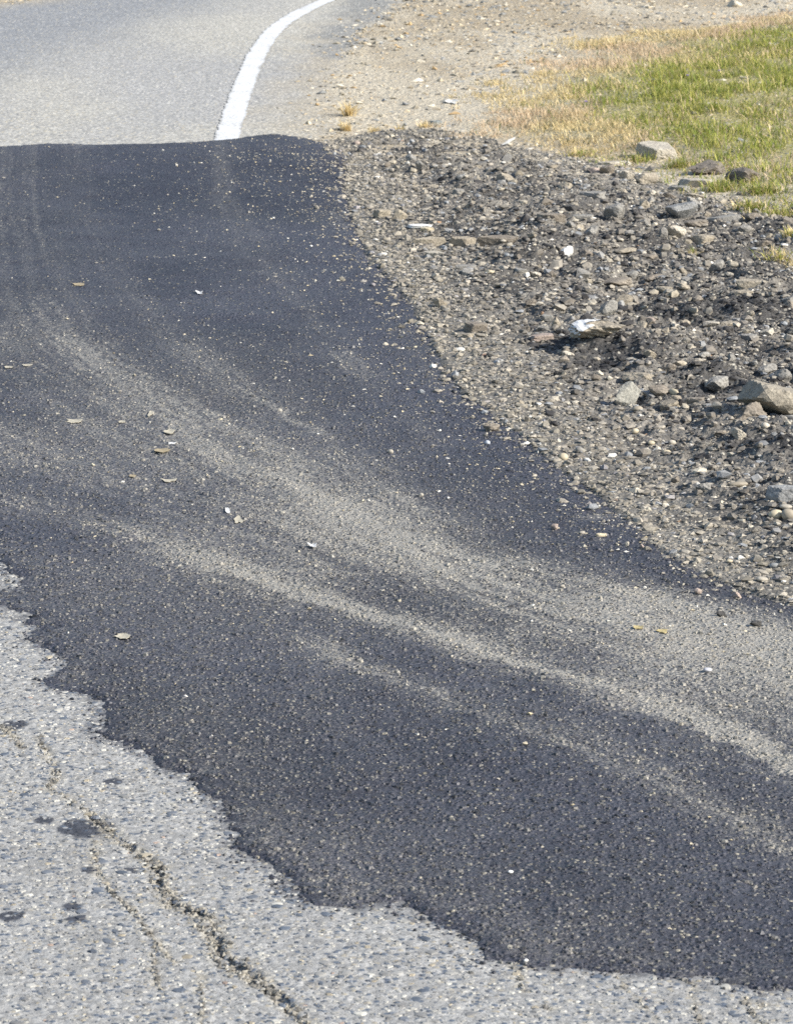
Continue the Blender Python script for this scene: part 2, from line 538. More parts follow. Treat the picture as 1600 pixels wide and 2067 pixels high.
# ------------------------------------------------------------------ dust left by tyres on the fresh asphalt
STREAKS = [  # (points in the photo, half width m, strength at the start, at the end)
    ([(-160, 975), (0, 1006), (200, 1045), (330, 1088), (450, 1135), (600, 1178), (800, 1240), (1000, 1312), (1200, 1375), (1400, 1440), (1600, 1530), (1900, 1670)], 0.044, 0.55, 0.85),
    ([(300, 1090), (420, 1132), (560, 1175), (680, 1212)], 0.040, 0.45, 0.35),
    ([(40, 270), (36, 420), (62, 560), (120, 660), (210, 735), (330, 800), (450, 870), (560, 945), (680, 1008), (850, 1095), (1000, 1160), (1200, 1222), (1400, 1270), (1700, 1350)], 0.085, 0.30, 0.60),
    ([(560, 960), (700, 1030), (900, 1120), (1100, 1200), (1300, 1265), (1600, 1360)], 0.14, 0.14, 0.48),
    ([(155, 270), (165, 420), (225, 540), (325, 650), (430, 740), (520, 795), (640, 860), (760, 950), (900, 1060)], 0.045, 0.20, 0.30),
    ([(440, 270), (450, 390), (500, 480), (590, 590), (690, 705), (790, 800), (900, 900)], 0.040, 0.24, 0.16),
    ([(-100, 620), (60, 740), (240, 850), (420, 930), (600, 1010), (760, 1100)], 0.10, 0.22, 0.22),
    ([(-100, 830), (100, 920), (330, 1000), (560, 1070), (800, 1165)], 0.13, 0.20, 0.22),
    ([(980, 1115), (1150, 1150), (1300, 1190), (1450, 1232), (1600, 1280), (1800, 1340)], 0.060, 0.30, 1.0),
    ([(1180, 1175), (1330, 1205), (1480, 1245), (1650, 1300)], 0.085, 0.50, 0.85),
    ([(1000, 1250), (1200, 1300), (1400, 1350), (1600, 1420)], 0.11, 0.16, 0.36),
    ([(590, 1250), (690, 1312), (780, 1348), (860, 1382), (950, 1432), (1100, 1482), (1300, 1562), (1450, 1622), (1600, 1702), (1800, 1800)], 0.026, 0.50, 0.36),
    ([(900, 1375), (1020, 1425), (1150, 1465), (1300, 1530), (1500, 1620)], 0.065, 0.22, 0.25),
    ([(690, 700), (742, 760)], 0.030, 0.34, 0.30), ([(800, 640), (860, 715), (930, 790)], 0.035, 0.25, 0.2), ([(668, 418), (705, 470)], 0.05, 0.26, 0.2),
    ([(1150, 1037), (1262, 1030)], 0.016, 0.40, 0.40), ([(1195, 1081), (1225, 1080)], 0.014, 0.45, 0.45),
]


def carried_on(p):
    P = GP(p, 0.012)
    if p[-1][0] >= 1500:                            # the tracks run on past what the photograph shows
        e = P[-1] - P[-2]
        P = np.concatenate([P, [P[-1] + e / np.linalg.norm(e) * 1.3]])
    return P


STREAKS = [(carried_on(p), w, s0, s1) for p, w, s0, s1 in STREAKS]


def dust_at(x, y):
    out = np.zeros(np.shape(x))
    wob = (fbm(x * 2, y * 2, 2, 101) - 0.5) * 0.02 + (fbm(x * 30, y * 30, 3, 104) - 0.5) * 0.03
    for i, (P, w, s0, s1) in enumerate(STREAKS):
        d, t = pdist(x + wob, y + wob, P)
        L = np.sqrt((np.diff(P, axis=0) ** 2).sum(1)).sum()
        lines = fbm(t * L * 1.6 + 7 * i, d * 70 + 0.4 * x, 4, 110 + i, 0.6)          # drawn out along the track
        ends = sstep(0.0, 0.07, t) * sstep(0.0, 0.07, 1 - t) if L < 4 else sstep(0.0, 0.02, 1 - t) + 0 * t
        g_ = (s0 + (s1 - s0) * t) * np.exp(-(d / (w * 1.25)) ** 1.6) * ends * 0.85 * (0.30 + 1.3 * sstep(0.25, 0.75, lines))
        out = out + g_ * (1 - out)
    # a thin film of dust over the driven part, none at the far end nor beside the shoulder
    rd, _ = pdist(x, y, RE)
    film = 0.15 * sstep(11.5, 7.5, y) * sstep(0.0, 0.55, rd) + 0.03
    out = out + film * (0.35 + 1.3 * sstep(0.3, 0.7, fbm(x * 1.6, y * 1.0, 5, 103, 0.6)))
    return np.clip(out, 0, 1)


# ------------------------------------------------------------------ the setting: sheets of ground
def lerp3(a, b, t):
    return np.asarray(a) * (1 - t[..., None]) + np.asarray(b) * t[..., None]


def spots_mask(x, y, items):
    m = np.zeros(np.shape(x))
    for px, py, wp, hp in items:
        cx, cy = G(px, py); k = mpp(py)
        dy = float(G(px, py - hp / 2)[1] - G(px, py + hp / 2)[1]) / 2
        r = np.sqrt(((x - cx) / (wp / 2 * k)) ** 2 + ((y - cy) / dy) ** 2)
        r = r * 0.72 + (fbm(x * 110, y * 60, 3, 21) - 0.5) * 0.5
        m = np.maximum(m, 1 - sstep(0.82, 1.05, r))
    return m


TAR = [(174, 1673, 92, 30), (146, 1830, 30, 13), (150, 1857, 34, 11), (22, 1850, 40, 16), (24, 1463, 46, 15), (228, 1577, 32, 10), (268, 1757, 22, 8), (180, 1757, 26, 10), (90, 1656, 34, 10)]
SMEAR = [(190, 1700, 150, 50), (120, 1750, 120, 60), (430, 1860, 90, 50), (190, 1900, 120, 60), (500, 1960, 80, 30)]


def road_colour(x, y):
    base = lerp3((0.268, 0.262, 0.248), (0.330, 0.325, 0.308), fbm(x * 5, y * 4, 4, 22))
    far = sstep(11.5, 13.0, y)
    fine = fbm(x * 1.2, y * 0.5, 3, 23)
    fc = lerp3((0.385, 0.368, 0.320), (0.325, 0.318, 0.30), sstep(0.3, 0.7, fine))
    polish = sstep(0.55, 1.25, (y - 13.2) * 0.16 - (x + 1.1) * 0.75 + 0.35 * (fbm(x * 2.2, y * 0.7, 3, 24) - 0.5))   # wheel-polished lane
    fc = fc * (1 - polish[..., None]) + np.array((0.225, 0.230, 0.235)) * polish[..., None]
    c = base * (1 - far[..., None]) + fc * far[..., None]
    ed = sstep(0.45, 0.0, sdf(x, y, ROAD) + 0.35 * (fbm(x * 6, y * 3, 4, 75) - 0.5)) * far * 0.75
    c = c * (1 - ed[..., None]) + np.array((0.36, 0.31, 0.225)) * ed[..., None]
    bare = GP([(640, 114), (696, 120), (722, 92), (765, 45), (830, 2), (720, 0), (668, 50)])
    pm = 1.2 * np.clip(sstep(-0.10, 0.06, sdf(x, y, bare) + 0.25 * (fbm(x * 5, y * 3, 2, 26) - 0.5)), 0, 1) * sstep(14.5, 15.5, y) * 0.7
    c = c * (1 - pm[..., None]) + np.array((0.21, 0.21, 0.20)) * pm[..., None]
    nearp = (y < 8)
    sm = spots_mask(x, y, SMEAR) * 0.35
    c = c * (1 - sm[..., None]) + np.array((0.22, 0.215, 0.20)) * sm[..., None]
    smr = 0.75 * sstep(-0.045, 0.004, patch_sd(x, y) + 0.07 * (fbm(x * 40, y * 22, 4, 28, 0.6) - 0.62)) * nearp
    c = c * (1 - smr[..., None]) + np.array((0.06, 0.062, 0.072)) * smr[..., None]
    tm = np.where(nearp, spots_mask(x, y, TAR), 0)
    c = c * (1 - tm[..., None]) + np.array((0.05, 0.054, 0.066)) * tm[..., None]
    _, cdust = crack_depth(x, y)
    k = (cdust * (0.4 + 0.5 * fbm(x * 60, y * 50, 2, 27)))[..., None]
    return c * (1 - k) + np.array((0.31, 0.285, 0.23)) * k


road = None
parts = []
for (ya, yb, cc, nc) in ((3.6, 8.6, 0.00125, 290), (12.4, 21.5, 0.0016, 240)):
    X, Y = fan_grid(ya, yb, cc, ncore=nc)
    osd = sdf(X, Y, ROAD); psd = patch_sd(X, Y)
    under = sdf(X, Y, RUBBLE) > 0.08
    Z = z_road(X, Y)
    Z = Z + np.where(Y > 12, 0.0022 * (fbm(X * 26, Y * 26, 3, 73) - 0.5), 0)
    osd = osd + np.where(Y > 12, 0.26 * (fbm(X * 7, Y * 4, 5, 74, 0.6) - 0.5), 0)
    keep = (osd > -0.08) & (psd < 0.05) & ~under
    Z = Z - 0.007 * (1 - sstep(-0.08, 0.14, osd)) * (Y > 12)
    parts.append((X, Y, Z, keep, road_colour(X, Y)))
X, Y, Z, keep, C = parts[0]
road = ob('road', grid_mesh('road', X, Y, Z, keep, M_road, C), kind='structure', label='old light grey asphalt road with exposed stones and a long crack')
X, Y, Z, keep, C = parts[1]
ob('road_surface', grid_mesh('road_surface', X, Y, Z, keep, M_road_far, C), parent=road)

# fresh asphalt
X, Y = fan_grid(4.0, 14.3, 0.00120, ncore=290)
psd = patch_sd(X, Y)
Z = z_patch(X, Y, psd)
dust = dust_at(X, Y) * sstep(0.0, 0.05, psd)
C = lerp3((0.024, 0.0248, 0.035), (0.045, 0.0462, 0.060), sstep(0.25, 0.75, fbm(X * 2.5, Y * 1.8, 5, 55, 0.6)))
edge_grit = (1 - sstep(0.0, 0.10, psd)) * (Y < 8) * (fbm(X * 30, Y * 30, 3, 57) > 0.55) * 0.22
dust = np.clip(dust + edge_grit, 0, 1)
patch = ob('asphalt_patch', grid_mesh('asphalt_patch', X, Y, Z, psd > -0.03, M_patch, C, {'dust': dust}), kind='structure', label='fresh dark asphalt patch with dusty tyre streaks')

# dark gravel shoulder
DARK = GP([(1310, 622), (1400, 612), (1500, 625), (1520, 640), (1400, 645), (1320, 640)]), GP([(1170, 690), (1235, 715), (1215, 745)]), GP([(1440, 760), (1480, 790), (1430, 800)]), GP([(1530, 920), (1600, 945), (1680, 960)])  # spots where the bed and gravel colours are darkened


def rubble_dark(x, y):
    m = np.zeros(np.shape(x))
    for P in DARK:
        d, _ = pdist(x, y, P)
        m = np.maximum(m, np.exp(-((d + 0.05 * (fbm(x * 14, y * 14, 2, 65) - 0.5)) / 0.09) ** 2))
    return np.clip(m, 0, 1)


X, Y = fan_grid(5.2, 14.6, 0.0013, half0=1.2, half1=0.16, ncore=270, nside=70)
rsd = sdf(X, Y, RUBBLE)
Z = z_rubble(X, Y, rsd)
C = lerp3((0.07, 0.066, 0.061), (0.20, 0.184, 0.158), sstep(0.3, 0.7, fbm(X * 6, Y * 6, 4, 67)))
tanny = 1 - sstep(0.0, 0.35, rsd)
C = C * (1 - 0.5 * tanny[..., None]) + np.array((0.21, 0.195, 0.165)) * 0.5 * tanny[..., None]
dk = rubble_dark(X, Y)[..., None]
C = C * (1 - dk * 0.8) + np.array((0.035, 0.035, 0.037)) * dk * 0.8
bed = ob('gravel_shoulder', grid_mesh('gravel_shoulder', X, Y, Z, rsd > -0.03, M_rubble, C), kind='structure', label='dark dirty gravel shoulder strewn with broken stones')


# verge soil: a fine sheet where it shows, a coarse one to the horizon
def ground_colour(x, y):
    c = lerp3((0.345, 0.285, 0.195), (0.465, 0.41, 0.31), sstep(0.3, 0.7, fbm(x * 2.4, y * 1.0, 5, 93)))
    gs = sdf(x, y, GRASS)
    g = sstep(0.05, 0.75, gs)[..., None]
    c = c * (1 - g) + np.array((0.28, 0.25, 0.105)) * g
    return c


X, Y = fan_grid(10.4, 22.0, 0.0016, half0=1.0, half1=0.14, ncore=250, nside=50)
keep = (sdf(X, Y, ROAD) < 0.3) & (sdf(X, Y, RUBBLE) < 0.3) & (patch_sd(X, Y) < -0.02)
ground = ob('ground', grid_mesh('ground', X, Y, z_ground(X, Y), keep, M_ground, ground_colour(X, Y)), kind='structure', label='tan gravelly verge beside the old road')
n = 120
gx = np.sign(np.linspace(-1, 1, n)) * np.abs(np.linspace(-1, 1, n)) ** 3 * 900
gy = 10 + np.sign(np.linspace(-1, 1, n)) * np.abs(np.linspace(-1, 1, n)) ** 3 * 900
X, Y = np.meshgrid(gx, gy)
Z = -0.09 + 0.0 * X
ob('ground_sheet', grid_mesh('ground_sheet', X, Y, Z, np.ones_like(X, bool), M_ground, ground_colour(X, Y)), parent=ground)
# the road carries on past the detailed part
RP = [(-60, -20), (8, -20), (8, 3), (3.5, 3.7), (-1.1, 3.7), (-1.4, 8.5), (-3.2, 9), (-3.4, 14), (-3.7, 17), (-6.5, 14), (-60, -8)]
V = np.array([(x, y, -0.012) for x, y in RP], float)
me = bpy.data.meshes.new('road_beyond')
me.from_pydata(V.tolist(), [], [list(range(len(RP)))])
a = me.attributes.new('Col', 'FLOAT_COLOR', 'POINT')
a.data.foreach_set('color', np.tile(np.array([0.36, 0.35, 0.33, 1], np.float32), len(RP)))
me.materials.append(M_road)
ob('road_beyond', me, parent=road)

# painted edge line
P = LINE
seg = np.sqrt((np.diff(P, axis=0) ** 2).sum(1)); s = np.concatenate([[0], np.cumsum(seg)])
ss = np.arange(0, s[-1], 0.02)
def catmull(v):
    t = np.gradient(v, s)
    k = np.clip(np.searchsorted(s, ss, 'right') - 1, 0, len(s) - 2)
    h = s[k + 1] - s[k]; u = (ss - s[k]) / h
    return (2 * u**3 - 3 * u**2 + 1) * v[k] + (u**3 - 2 * u**2 + u) * h * t[k] + (-2 * u**3 + 3 * u**2) * v[k + 1] + (u**3 - u**2) * h * t[k + 1]
lx, ly = catmull(P[:, 0]), catmull(P[:, 1])
tx, ty = np.gradient(lx), np.gradient(ly); ln = np.hypot(tx, ty); nx, ny = ty / ln, -tx / ln
w = np.array([-0.5, -0.46, -0.4, -0.3, 0, 0.3, 0.4, 0.46, 0.5])
hw = 0.092
jl = (fbm(ss * 30, ss * 0 + 3, 3, 28) - 0.5) * 0.020; jr = (fbm(ss * 30, ss * 0 + 9, 3, 29) - 0.5) * 0.020
off = w[None, :] * hw + np.where(w < 0, 1, 0)[None, :] * jl[:, None] * np.abs(w)[None, :] * 2 + np.where(w > 0, 1, 0)[None, :] * jr[:, None] * np.abs(w)[None, :] * 2
X = lx[:, None] + nx[:, None] * off; Y = ly[:, None] + ny[:, None] * off
ok = (sdf(X, Y, ROAD) > -0.5)
Z = z_base(X, Y) + 0.0022
ob('road_marking', grid_mesh('road_marking', X, Y, Z, (patch_sd(X, Y) < 0.03) & ok, M_paint, np.repeat((1 - sstep(0.36, 0.5, np.abs(w)))[None, :, None] * np.ones(X.shape + (1,)), 3, 2)), kind='structure', label='white painted edge line curving away on the old road')


# ------------------------------------------------------------------ masses of small stones (joined, nobody could count them)
def dome_mesh(name, x, y, z, rx, ry, h, rot, col, mat, nside=5, sink=0.0015):
    """flat-topped little stones bedded in a surface"""
    n = len(x)
    a = np.linspace(0, 2 * np.pi, nside, endpoint=False)[None, :] + rng.uniform(0, 6.28, (n, 1)) + rng.uniform(-0.25, 0.25, (n, nside))
    r1 = rng.uniform(0.8, 1.15, (n, nside)); r2 = r1 * rng.uniform(0.45, 0.72, (n, nside))
    def place(r, zz):
        lx, ly = np.cos(a) * r * rx[:, None], np.sin(a) * r * ry[:, None]
        c, s_ = np.cos(rot)[:, None], np.sin(rot)[:, None]
        return np.stack([x[:, None] + lx * c - ly * s_, y[:, None] + lx * s_ + ly * c, z[:, None] + zz], 2)
    tilt = rng.uniform(-0.25, 0.25, (n, nside)) * h[:, None]
    V = np.concatenate([place(r1, np.full((n, nside), -sink)), place(r2, h[:, None] + tilt)], 1)      # (n, 2*nside, 3)
    F = []
    for k in range(nside):
        k2 = (k + 1) % nside
        F += [(k, k2, nside + k2), (k, nside + k2, nside + k)]
    for k in range(1, nside - 1):
        F.append((nside, nside + k, nside + k + 1))
    F = np.array(F)[None] + (np.arange(n) * 2 * nside)[:, None, None]
    return mesh_from(name, V.reshape(-1, 3), F.reshape(-1, 3), mat, np.repeat(col, 2 * nside, 0), False)


OCT = np.array([(1, 0, 0), (0, 1, 0), (-1, 0, 0), (0, -1, 0), (0, 0, 1), (0, 0, -1)], float)
OCTF = np.array([(0, 1, 4), (1, 2, 4), (2, 3, 4), (3, 0, 4), (1, 0, 5), (2, 1, 5), (3, 2, 5), (0, 3, 5)])


def chip_mesh(name, x, y, z, r, col, mat, flat=0.6):
    """angular gravel chips lying loose"""
    n = len(x)
    V = OCT[None] * rng.uniform(0.8, 1.15, (n, 6, 1)) + rng.uniform(-0.42, 0.42, (n, 6, 3)) * np.array((1, 1, 0.5))
    V = V * np.stack([r * rng.uniform(0.75, 1.35, n), r * rng.uniform(0.75, 1.3, n), r * flat * rng.uniform(0.6, 1.3, n)], 1)[:, None, :]
    th = rng.uniform(0, 6.28, n); c, s_ = np.cos(th)[:, None], np.sin(th)[:, None]
    ti = rng.uniform(-0.3, 0.3, n); ct, st = np.cos(ti)[:, None], np.sin(ti)[:, None]
    X0, Y0, Z0 = V[..., 0], V[..., 1], V[..., 2]
    X1, Z1 = X0 * ct - Z0 * st, X0 * st + Z0 * ct
    V = np.stack([X1 * c - Y0 * s_ + x[:, None], X1 * s_ + Y0 * c + y[:, None], Z1 + (z + r * flat * 0.45)[:, None]], 2)
    F = OCTF[None] + (np.arange(n) * 6)[:, None, None]
    return mesh_from(name, V.reshape(-1, 3), F.reshape(-1, 3), mat, np.repeat(col, 6, 0), False)


def lump_mesh(name, x, y, z, r, col, mat, flat=0.6):
    """rounder gravel: jittered twenty-sided lumps"""
    bm_v, bm_f = ICO1
    n = len(x)
    V = bm_v[None] * rng.uniform(0.82, 1.12, (n, 12, 1)) + rng.uniform(-0.26, 0.26, (n, 12, 3))
    V = V * np.stack([r * rng.uniform(0.8, 1.4, n), r * rng.uniform(0.7, 1.2, n), r * flat * rng.uniform(0.6, 1.3, n)], 1)[:, None, :]
    th = rng.uniform(0, 6.28, n); c, s_ = np.cos(th)[:, None], np.sin(th)[:, None]
    V = np.stack([V[..., 0] * c - V[..., 1] * s_ + x[:, None], V[..., 0] * s_ + V[..., 1] * c + y[:, None], V[..., 2] + (z + r * flat * 0.4)[:, None]], 2)
    F = bm_f[None] + (np.arange(n) * 12)[:, None, None]
    return mesh_from(name, V.reshape(-1, 3), F.reshape(-1, 3), mat, np.repeat(col, 12, 0), False)


_p = (1 + 5 ** 0.5) / 2
ICO1 = (np.array([(-1, _p, 0), (1, _p, 0), (-1, -_p, 0), (1, -_p, 0), (0, -1, _p), (0, 1, _p), (0, -1, -_p), (0, 1, -_p), (_p, 0, -1), (_p, 0, 1), (-_p, 0, -1), (-_p, 0, 1)]) / math.hypot(1, _p),
        np.array([(0, 11, 5), (0, 5, 1), (0, 1, 7), (0, 7, 10), (0, 10, 11), (1, 5, 9), (5, 11, 4), (11, 10, 2), (10, 7, 6), (7, 1, 8), (3, 9, 4), (3, 4, 2), (3, 2, 6), (3, 6, 8), (3, 8, 9), (4, 9, 5), (2, 4, 11), (6, 2, 10), (8, 6, 7), (9, 8, 1)]))


def palette(n, cols, wts, jit=0.18):
    wts = np.array(wts, float); k = rng.choice(len(cols), n, p=wts / wts.sum())
    return np.clip(np.array(cols)[k] * rng.uniform(1 - jit, 1 + jit, (n, 1)), 0, 0.85)


def scatter(n, y0, y1, half=lambda y: 0.35 + 0.115 * y, power=1.0):
    """points spread evenly over the ground between two distances (power > 1 favours near)"""
    y = y0 + (y1 - y0) * rng.uniform(0, 1, n) ** power
    hmax = max(half(y0), half(y1))
    x = rng.uniform(-1, 1, n) * hmax
    k = np.abs(x) < half(y)
    return x[k], y[k]


# stones showing in the worn near road
x, y = scatter(66000, 3.9, 7.4, lambda y: 0.2 + 0.115 * y)
cd, cdu = crack_depth(x, y)
k = (patch_sd(x, y) < -0.004) & (sdf(x, y, ROAD) > 0.02) & (cd < 0.002)
x, y = x[k], y[k]
n = len(x)
ROADPAL = [(0.25, 0.248, 0.24), (0.345, 0.34, 0.32), (0.095, 0.112, 0.14), (0.14, 0.155, 0.18), (0.44, 0.43, 0.39), (0.32, 0.285, 0.22), (0.19, 0.19, 0.188), (0.32, 0.25, 0.21)]
rx = np.exp(rng.normal(math.log(0.0043), 0.36, n)).clip(0.002, 0.0100); ry = rx * rng.uniform(0.65, 1.1, n)
col = palette(n, ROADPAL, [6, 5, 3.0, 2.4, 2.2, 0.8, 2.5, 0.12])
big = np.argsort(-rx)[:300]
rest = np.setdiff1d(np.arange(n), big)
zr = z_base(x, y)
tm = spots_mask(x, y, TAR)[:, None]
col = col * (1 - tm) + np.array((0.05, 0.054, 0.066)) * tm
ob('aggregate', dome_mesh('aggregate', x[rest], y[rest], zr[rest] + 0.0006, rx[rest], ry[rest], rx[rest] * rng.uniform(0.04, 0.16, len(rest)), rng.uniform(0, 6.28, len(rest)), col[rest], M_chip), parent=road, kind='stuff')

# the largest of them one by one
lens_v = []
for v in range(6):
    m = 9
    a = np.linspace(0, 2 * np.pi, m, endpoint=False) + rng.uniform(-0.15, 0.15, m)
    r = rng.uniform(0.72, 1.15, m)
    rings = [(1.0, -0.18), (0.88, 0.10), (0.5, 0.17)]
    V = [(math.cos(t) * q * f, math.sin(t) * q * f * 0.8, h) for f, h in rings for t, q in zip(a, r)] + [(0, 0, 0.19)]
    F = []
    for k in range(2):
        for j in range(m):
            j2 = (j + 1) % m
            F += [(k * m + j, k * m + j2, (k + 1) * m + j2), (k * m + j, (k + 1) * m + j2, (k + 1) * m + j)]
    F += [(2 * m + j, 2 * m + (j + 1) % m, 3 * m) for j in range(m)]
    lens_v.append(mesh_from('aggregate_stone', np.array(V), np.array(F), M_pebble, None, False))
for i in big:
    o = ob('aggregate_stone', lens_v[i % 6], parent=road)
    o.location = (x[i], y[i], zr[i] + 0.0004)
    o.scale = (rx[i], rx[i], rx[i] * 0.85)
    o.rotation_euler = (0, 0, rng.uniform(0, 6.28))
    o.color = (*col[i], 1)

# crumbs in and along the cracks
cx, cy, cr = [], [], []
for P, w, dep in CRACKS:
    L = np.sqrt((np.diff(P, axis=0) ** 2).sum(1)).sum()
    m = int(L * 700 * (w / 0.006))
    t = rng.uniform(0, 1, m) * (len(P) - 1); i = np.floor(t).astype(int); f = (t - i)[:, None]
    q = P[i] * (1 - f) + P[i + 1] * f + rng.normal(0, w * 0.65, (m, 2))
    cx.append(q[:, 0]); cy.append(q[:, 1]); cr.append(rng.uniform(0.0014, 0.0044, m))
cx, cy, cr = map(np.concatenate, (cx, cy, cr))
k = patch_sd(cx, cy) < 0
cx, cy, cr = cx[k], cy[k], cr[k]
ob('crack_crumbs', chip_mesh('crack_crumbs', cx, cy, z_road(cx, cy) - 0.001, cr, palette(len(cx), [(0.26, 0.245, 0.21), (0.19, 0.18, 0.16), (0.33, 0.32, 0.29), (0.10, 0.096, 0.088)], [4, 4, 1, 2.5]), M_chip, 0.8), parent=road, kind='stuff')

# bitumen-coated stones of the fresh patch
x, y = scatter(160000, 4.2, 11.0, lambda y: 0.16 + 0.112 * y, 1.2)
psd = patch_sd(x, y)
k = (psd > -0.06) & (rng.uniform(0, 1, len(x)) < np.where(psd > -0.004, 1, 0.75 * np.exp(psd / 0.018) * (y < 7.6))) & (rng.uniform(0, 1, len(x)) < 1.1 - 1.1 * sstep(6.0, 10.8, y))
x, y, psd = x[k], y[k], psd[k]
n = len(x)
rx = np.exp(rng.normal(math.log(0.0032), 0.3, n)).clip(0.0018, 0.0065)
col = palette(n, [(0.030, 0.031, 0.041), (0.050, 0.051, 0.064), (0.015, 0.0155, 0.020), (0.12, 0.116, 0.105), (0.25, 0.23, 0.185), (0.08, 0.079, 0.078)], [6, 6, 5, 1.4, 0.32, 2.6], 0.3)
du = dust_at(x, y) * sstep(0.0, 0.05, psd)
dk = ((rng.uniform(0, 1, n) < du * 1.2) * rng.uniform(0.2, 0.95, n) * (0.35 + 0.65 * sstep(0.1, 0.55, du)) + 0.35 * du)[:, None].clip(0, 0.95)
col = col * (1 - dk) + np.array((0.28, 0.263, 0.225)) * dk
ob('patch_aggregate', dome_mesh('patch_aggregate', x, y, np.where(psd > 0, z_patch(x, y, psd), np.maximum(z_patch(x, y, psd), z_base(x, y) + 0.0008)) - 0.0004, rx, rx * rng.uniform(0.65, 1.05, n), rx * rng.uniform(0.25, 0.6, n), rng.uniform(0, 6.28, n), col, M_tarchip), parent=patch, kind='stuff')

# pale grit lying on the patch, thickest toward its far right corner and by the shoulder
x, y = scatter(90000, 4.4, 13.6, lambda y: 0.1 + 0.11 * y)
psd = patch_sd(x, y)
rd, _ = pdist(x, y, RE)
corner = np.exp(-(((x + 0.25) / 0.40) ** 2 + ((y - 12.6) / 0.9) ** 2))
p = 0.016 + 0.45 * np.exp(-rd / 0.11) + 0.30 * corner * (x > -0.75) + 0.30 * np.exp(-rd / 0.35) * sstep(0.3, 0.7, fbm(x * 4, y * 4, 2, 58))
k = (psd > 0.02) & (rng.uniform(0, 1, len(x)) < p)
x, y = x[k], y[k]
n = len(x)
r = np.exp(rng.normal(math.log(0.0024), 0.40, n)).clip(0.0013, 0.0052)
GRIT = [(0.50, 0.45, 0.34), (0.30, 0.28, 0.24), (0.62, 0.60, 0.54), (0.20, 0.19, 0.175), (0.42, 0.36, 0.24)]
ob('grit', chip_mesh('grit', x, y, z_patch(x, y), r, palette(n, GRIT, [3, 3, 1.5, 2, 1]), M_chip), kind='stuff', label='fine pale grit scattered over the fresh asphalt', category='grit')

# gravel of the shoulder
x, y = scatter(230000, 5.2, 14.2, lambda y: 0.12 + 0.115 * y)
rsd = sdf(x, y, RUBBLE)
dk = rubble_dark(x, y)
k = (rsd > -0.16) & (rng.uniform(0, 1, len(x)) < np.where(rsd > 0.0, 1, np.where(patch_sd(x, y) > 0, 0.55 * np.exp(rsd / 0.035), 0))) & (rng.uniform(0, 1, len(x)) < 0.75 + 0.25 * sstep(0.35, 0.6, fbm(x * 5, y * 5, 2, 68)))
x, y, rsd, dk = x[k], y[k], rsd[k], dk[k]
n = len(x)
r = np.exp(rng.normal(math.log(0.0044), 0.42, n)).clip(0.002, 0.0130)
GRAVEL = [(0.235, 0.215, 0.184), (0.33, 0.303, 0.255), (0.145, 0.135, 0.122), (0.045, 0.042, 0.041), (0.47, 0.43, 0.35), (0.63, 0.61, 0.56), (0.24, 0.25, 0.26), (0.33, 0.22, 0.14)]
col = palette(n, GRAVEL, [6.5, 4.4, 5.5, 3.8, 0.9, 0.35, 1.6, 0.04])
pale = (1 - sstep(0.0, 0.4, rsd))[:, None] * 0.75
col = col * (1 - pale) + np.maximum(col, np.array((0.24, 0.22, 0.18)) * rng.uniform(0.8, 1.3, (n, 1))) * pale
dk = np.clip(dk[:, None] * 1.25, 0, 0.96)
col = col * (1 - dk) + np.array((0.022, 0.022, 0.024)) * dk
zz = np.where(rsd < 0.05, np.maximum(z_rubble(x, y, rsd), np.where(patch_sd(x, y) > 0, z_patch(x, y), -1)), z_rubble(x, y, rsd)) - 0.001
bigger = r > 0.0070
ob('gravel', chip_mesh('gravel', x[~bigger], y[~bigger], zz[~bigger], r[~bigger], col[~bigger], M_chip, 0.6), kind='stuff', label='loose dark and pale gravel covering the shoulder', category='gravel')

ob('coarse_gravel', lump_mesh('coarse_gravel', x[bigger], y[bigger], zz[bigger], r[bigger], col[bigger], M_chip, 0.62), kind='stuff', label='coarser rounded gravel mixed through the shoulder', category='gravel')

# broken bits between the big stones
x, y = scatter(13000, 5.8, 13.6, lambda y: 0.12 + 0.115 * y)
rsd = sdf(x, y, RUBBLE)
k = (rsd > 0.06) & (rng.uniform(0, 1, len(x)) < (0.25 + 0.75 * sstep(0.1, 0.5, rsd)) * (0.3 + sstep(0.4, 0.6, fbm(x * 4, y * 3, 3, 69))))
x, y, rsd = x[k], y[k], rsd[k]
n = len(x)
r = np.exp(rng.normal(math.log(0.0095), 0.3, n)).clip(0.006, 0.018)
col = palette(n, [(0.24, 0.222, 0.19), (0.17, 0.155, 0.135), (0.31, 0.28, 0.225), (0.045, 0.043, 0.043), (0.25, 0.25, 0.245)], [4, 4, 3, 3.5, 2])
ob('rubble_bits', lump_mesh('rubble_bits', x, y, z_rubble(x, y, rsd) - 0.003, r, col, M_chip, 0.75), kind='stuff', label='broken bits of asphalt and stone jumbled over the shoulder', category='rubble')

# pebbles of the far verge and loose chips on the far old road
x, y = scatter(38000, 12.6, 20.5, lambda y: 0.4 + 0.118 * y)
rsd_ = sdf(x, y, ROAD)
k = (rsd_ < 0.30) & (sdf(x, y, RUBBLE) < 0.0) & (patch_sd(x, y) < -0.02) & (rng.uniform(0, 1, len(x)) < np.where(sdf(x, y, GRASS) > 0.1, 0.10, 0.35 + 0.9 * sstep(0.35, 0.65, fbm(x * 2.2, y * 1.1, 3, 94)))) & (rng.uniform(0, 1, len(x)) < 1 - sstep(-0.05, 0.28, rsd_))
x, y = x[k], y[k]
n = len(x)
r = np.exp(rng.normal(math.log(0.0068), 0.48, n)).clip(0.0025, 0.02)
VPAL = [(0.42, 0.36, 0.26), (0.30, 0.27, 0.21), (0.24, 0.245, 0.24), (0.55, 0.51, 0.42), (0.38, 0.27, 0.14), (0.16, 0.15, 0.13)]
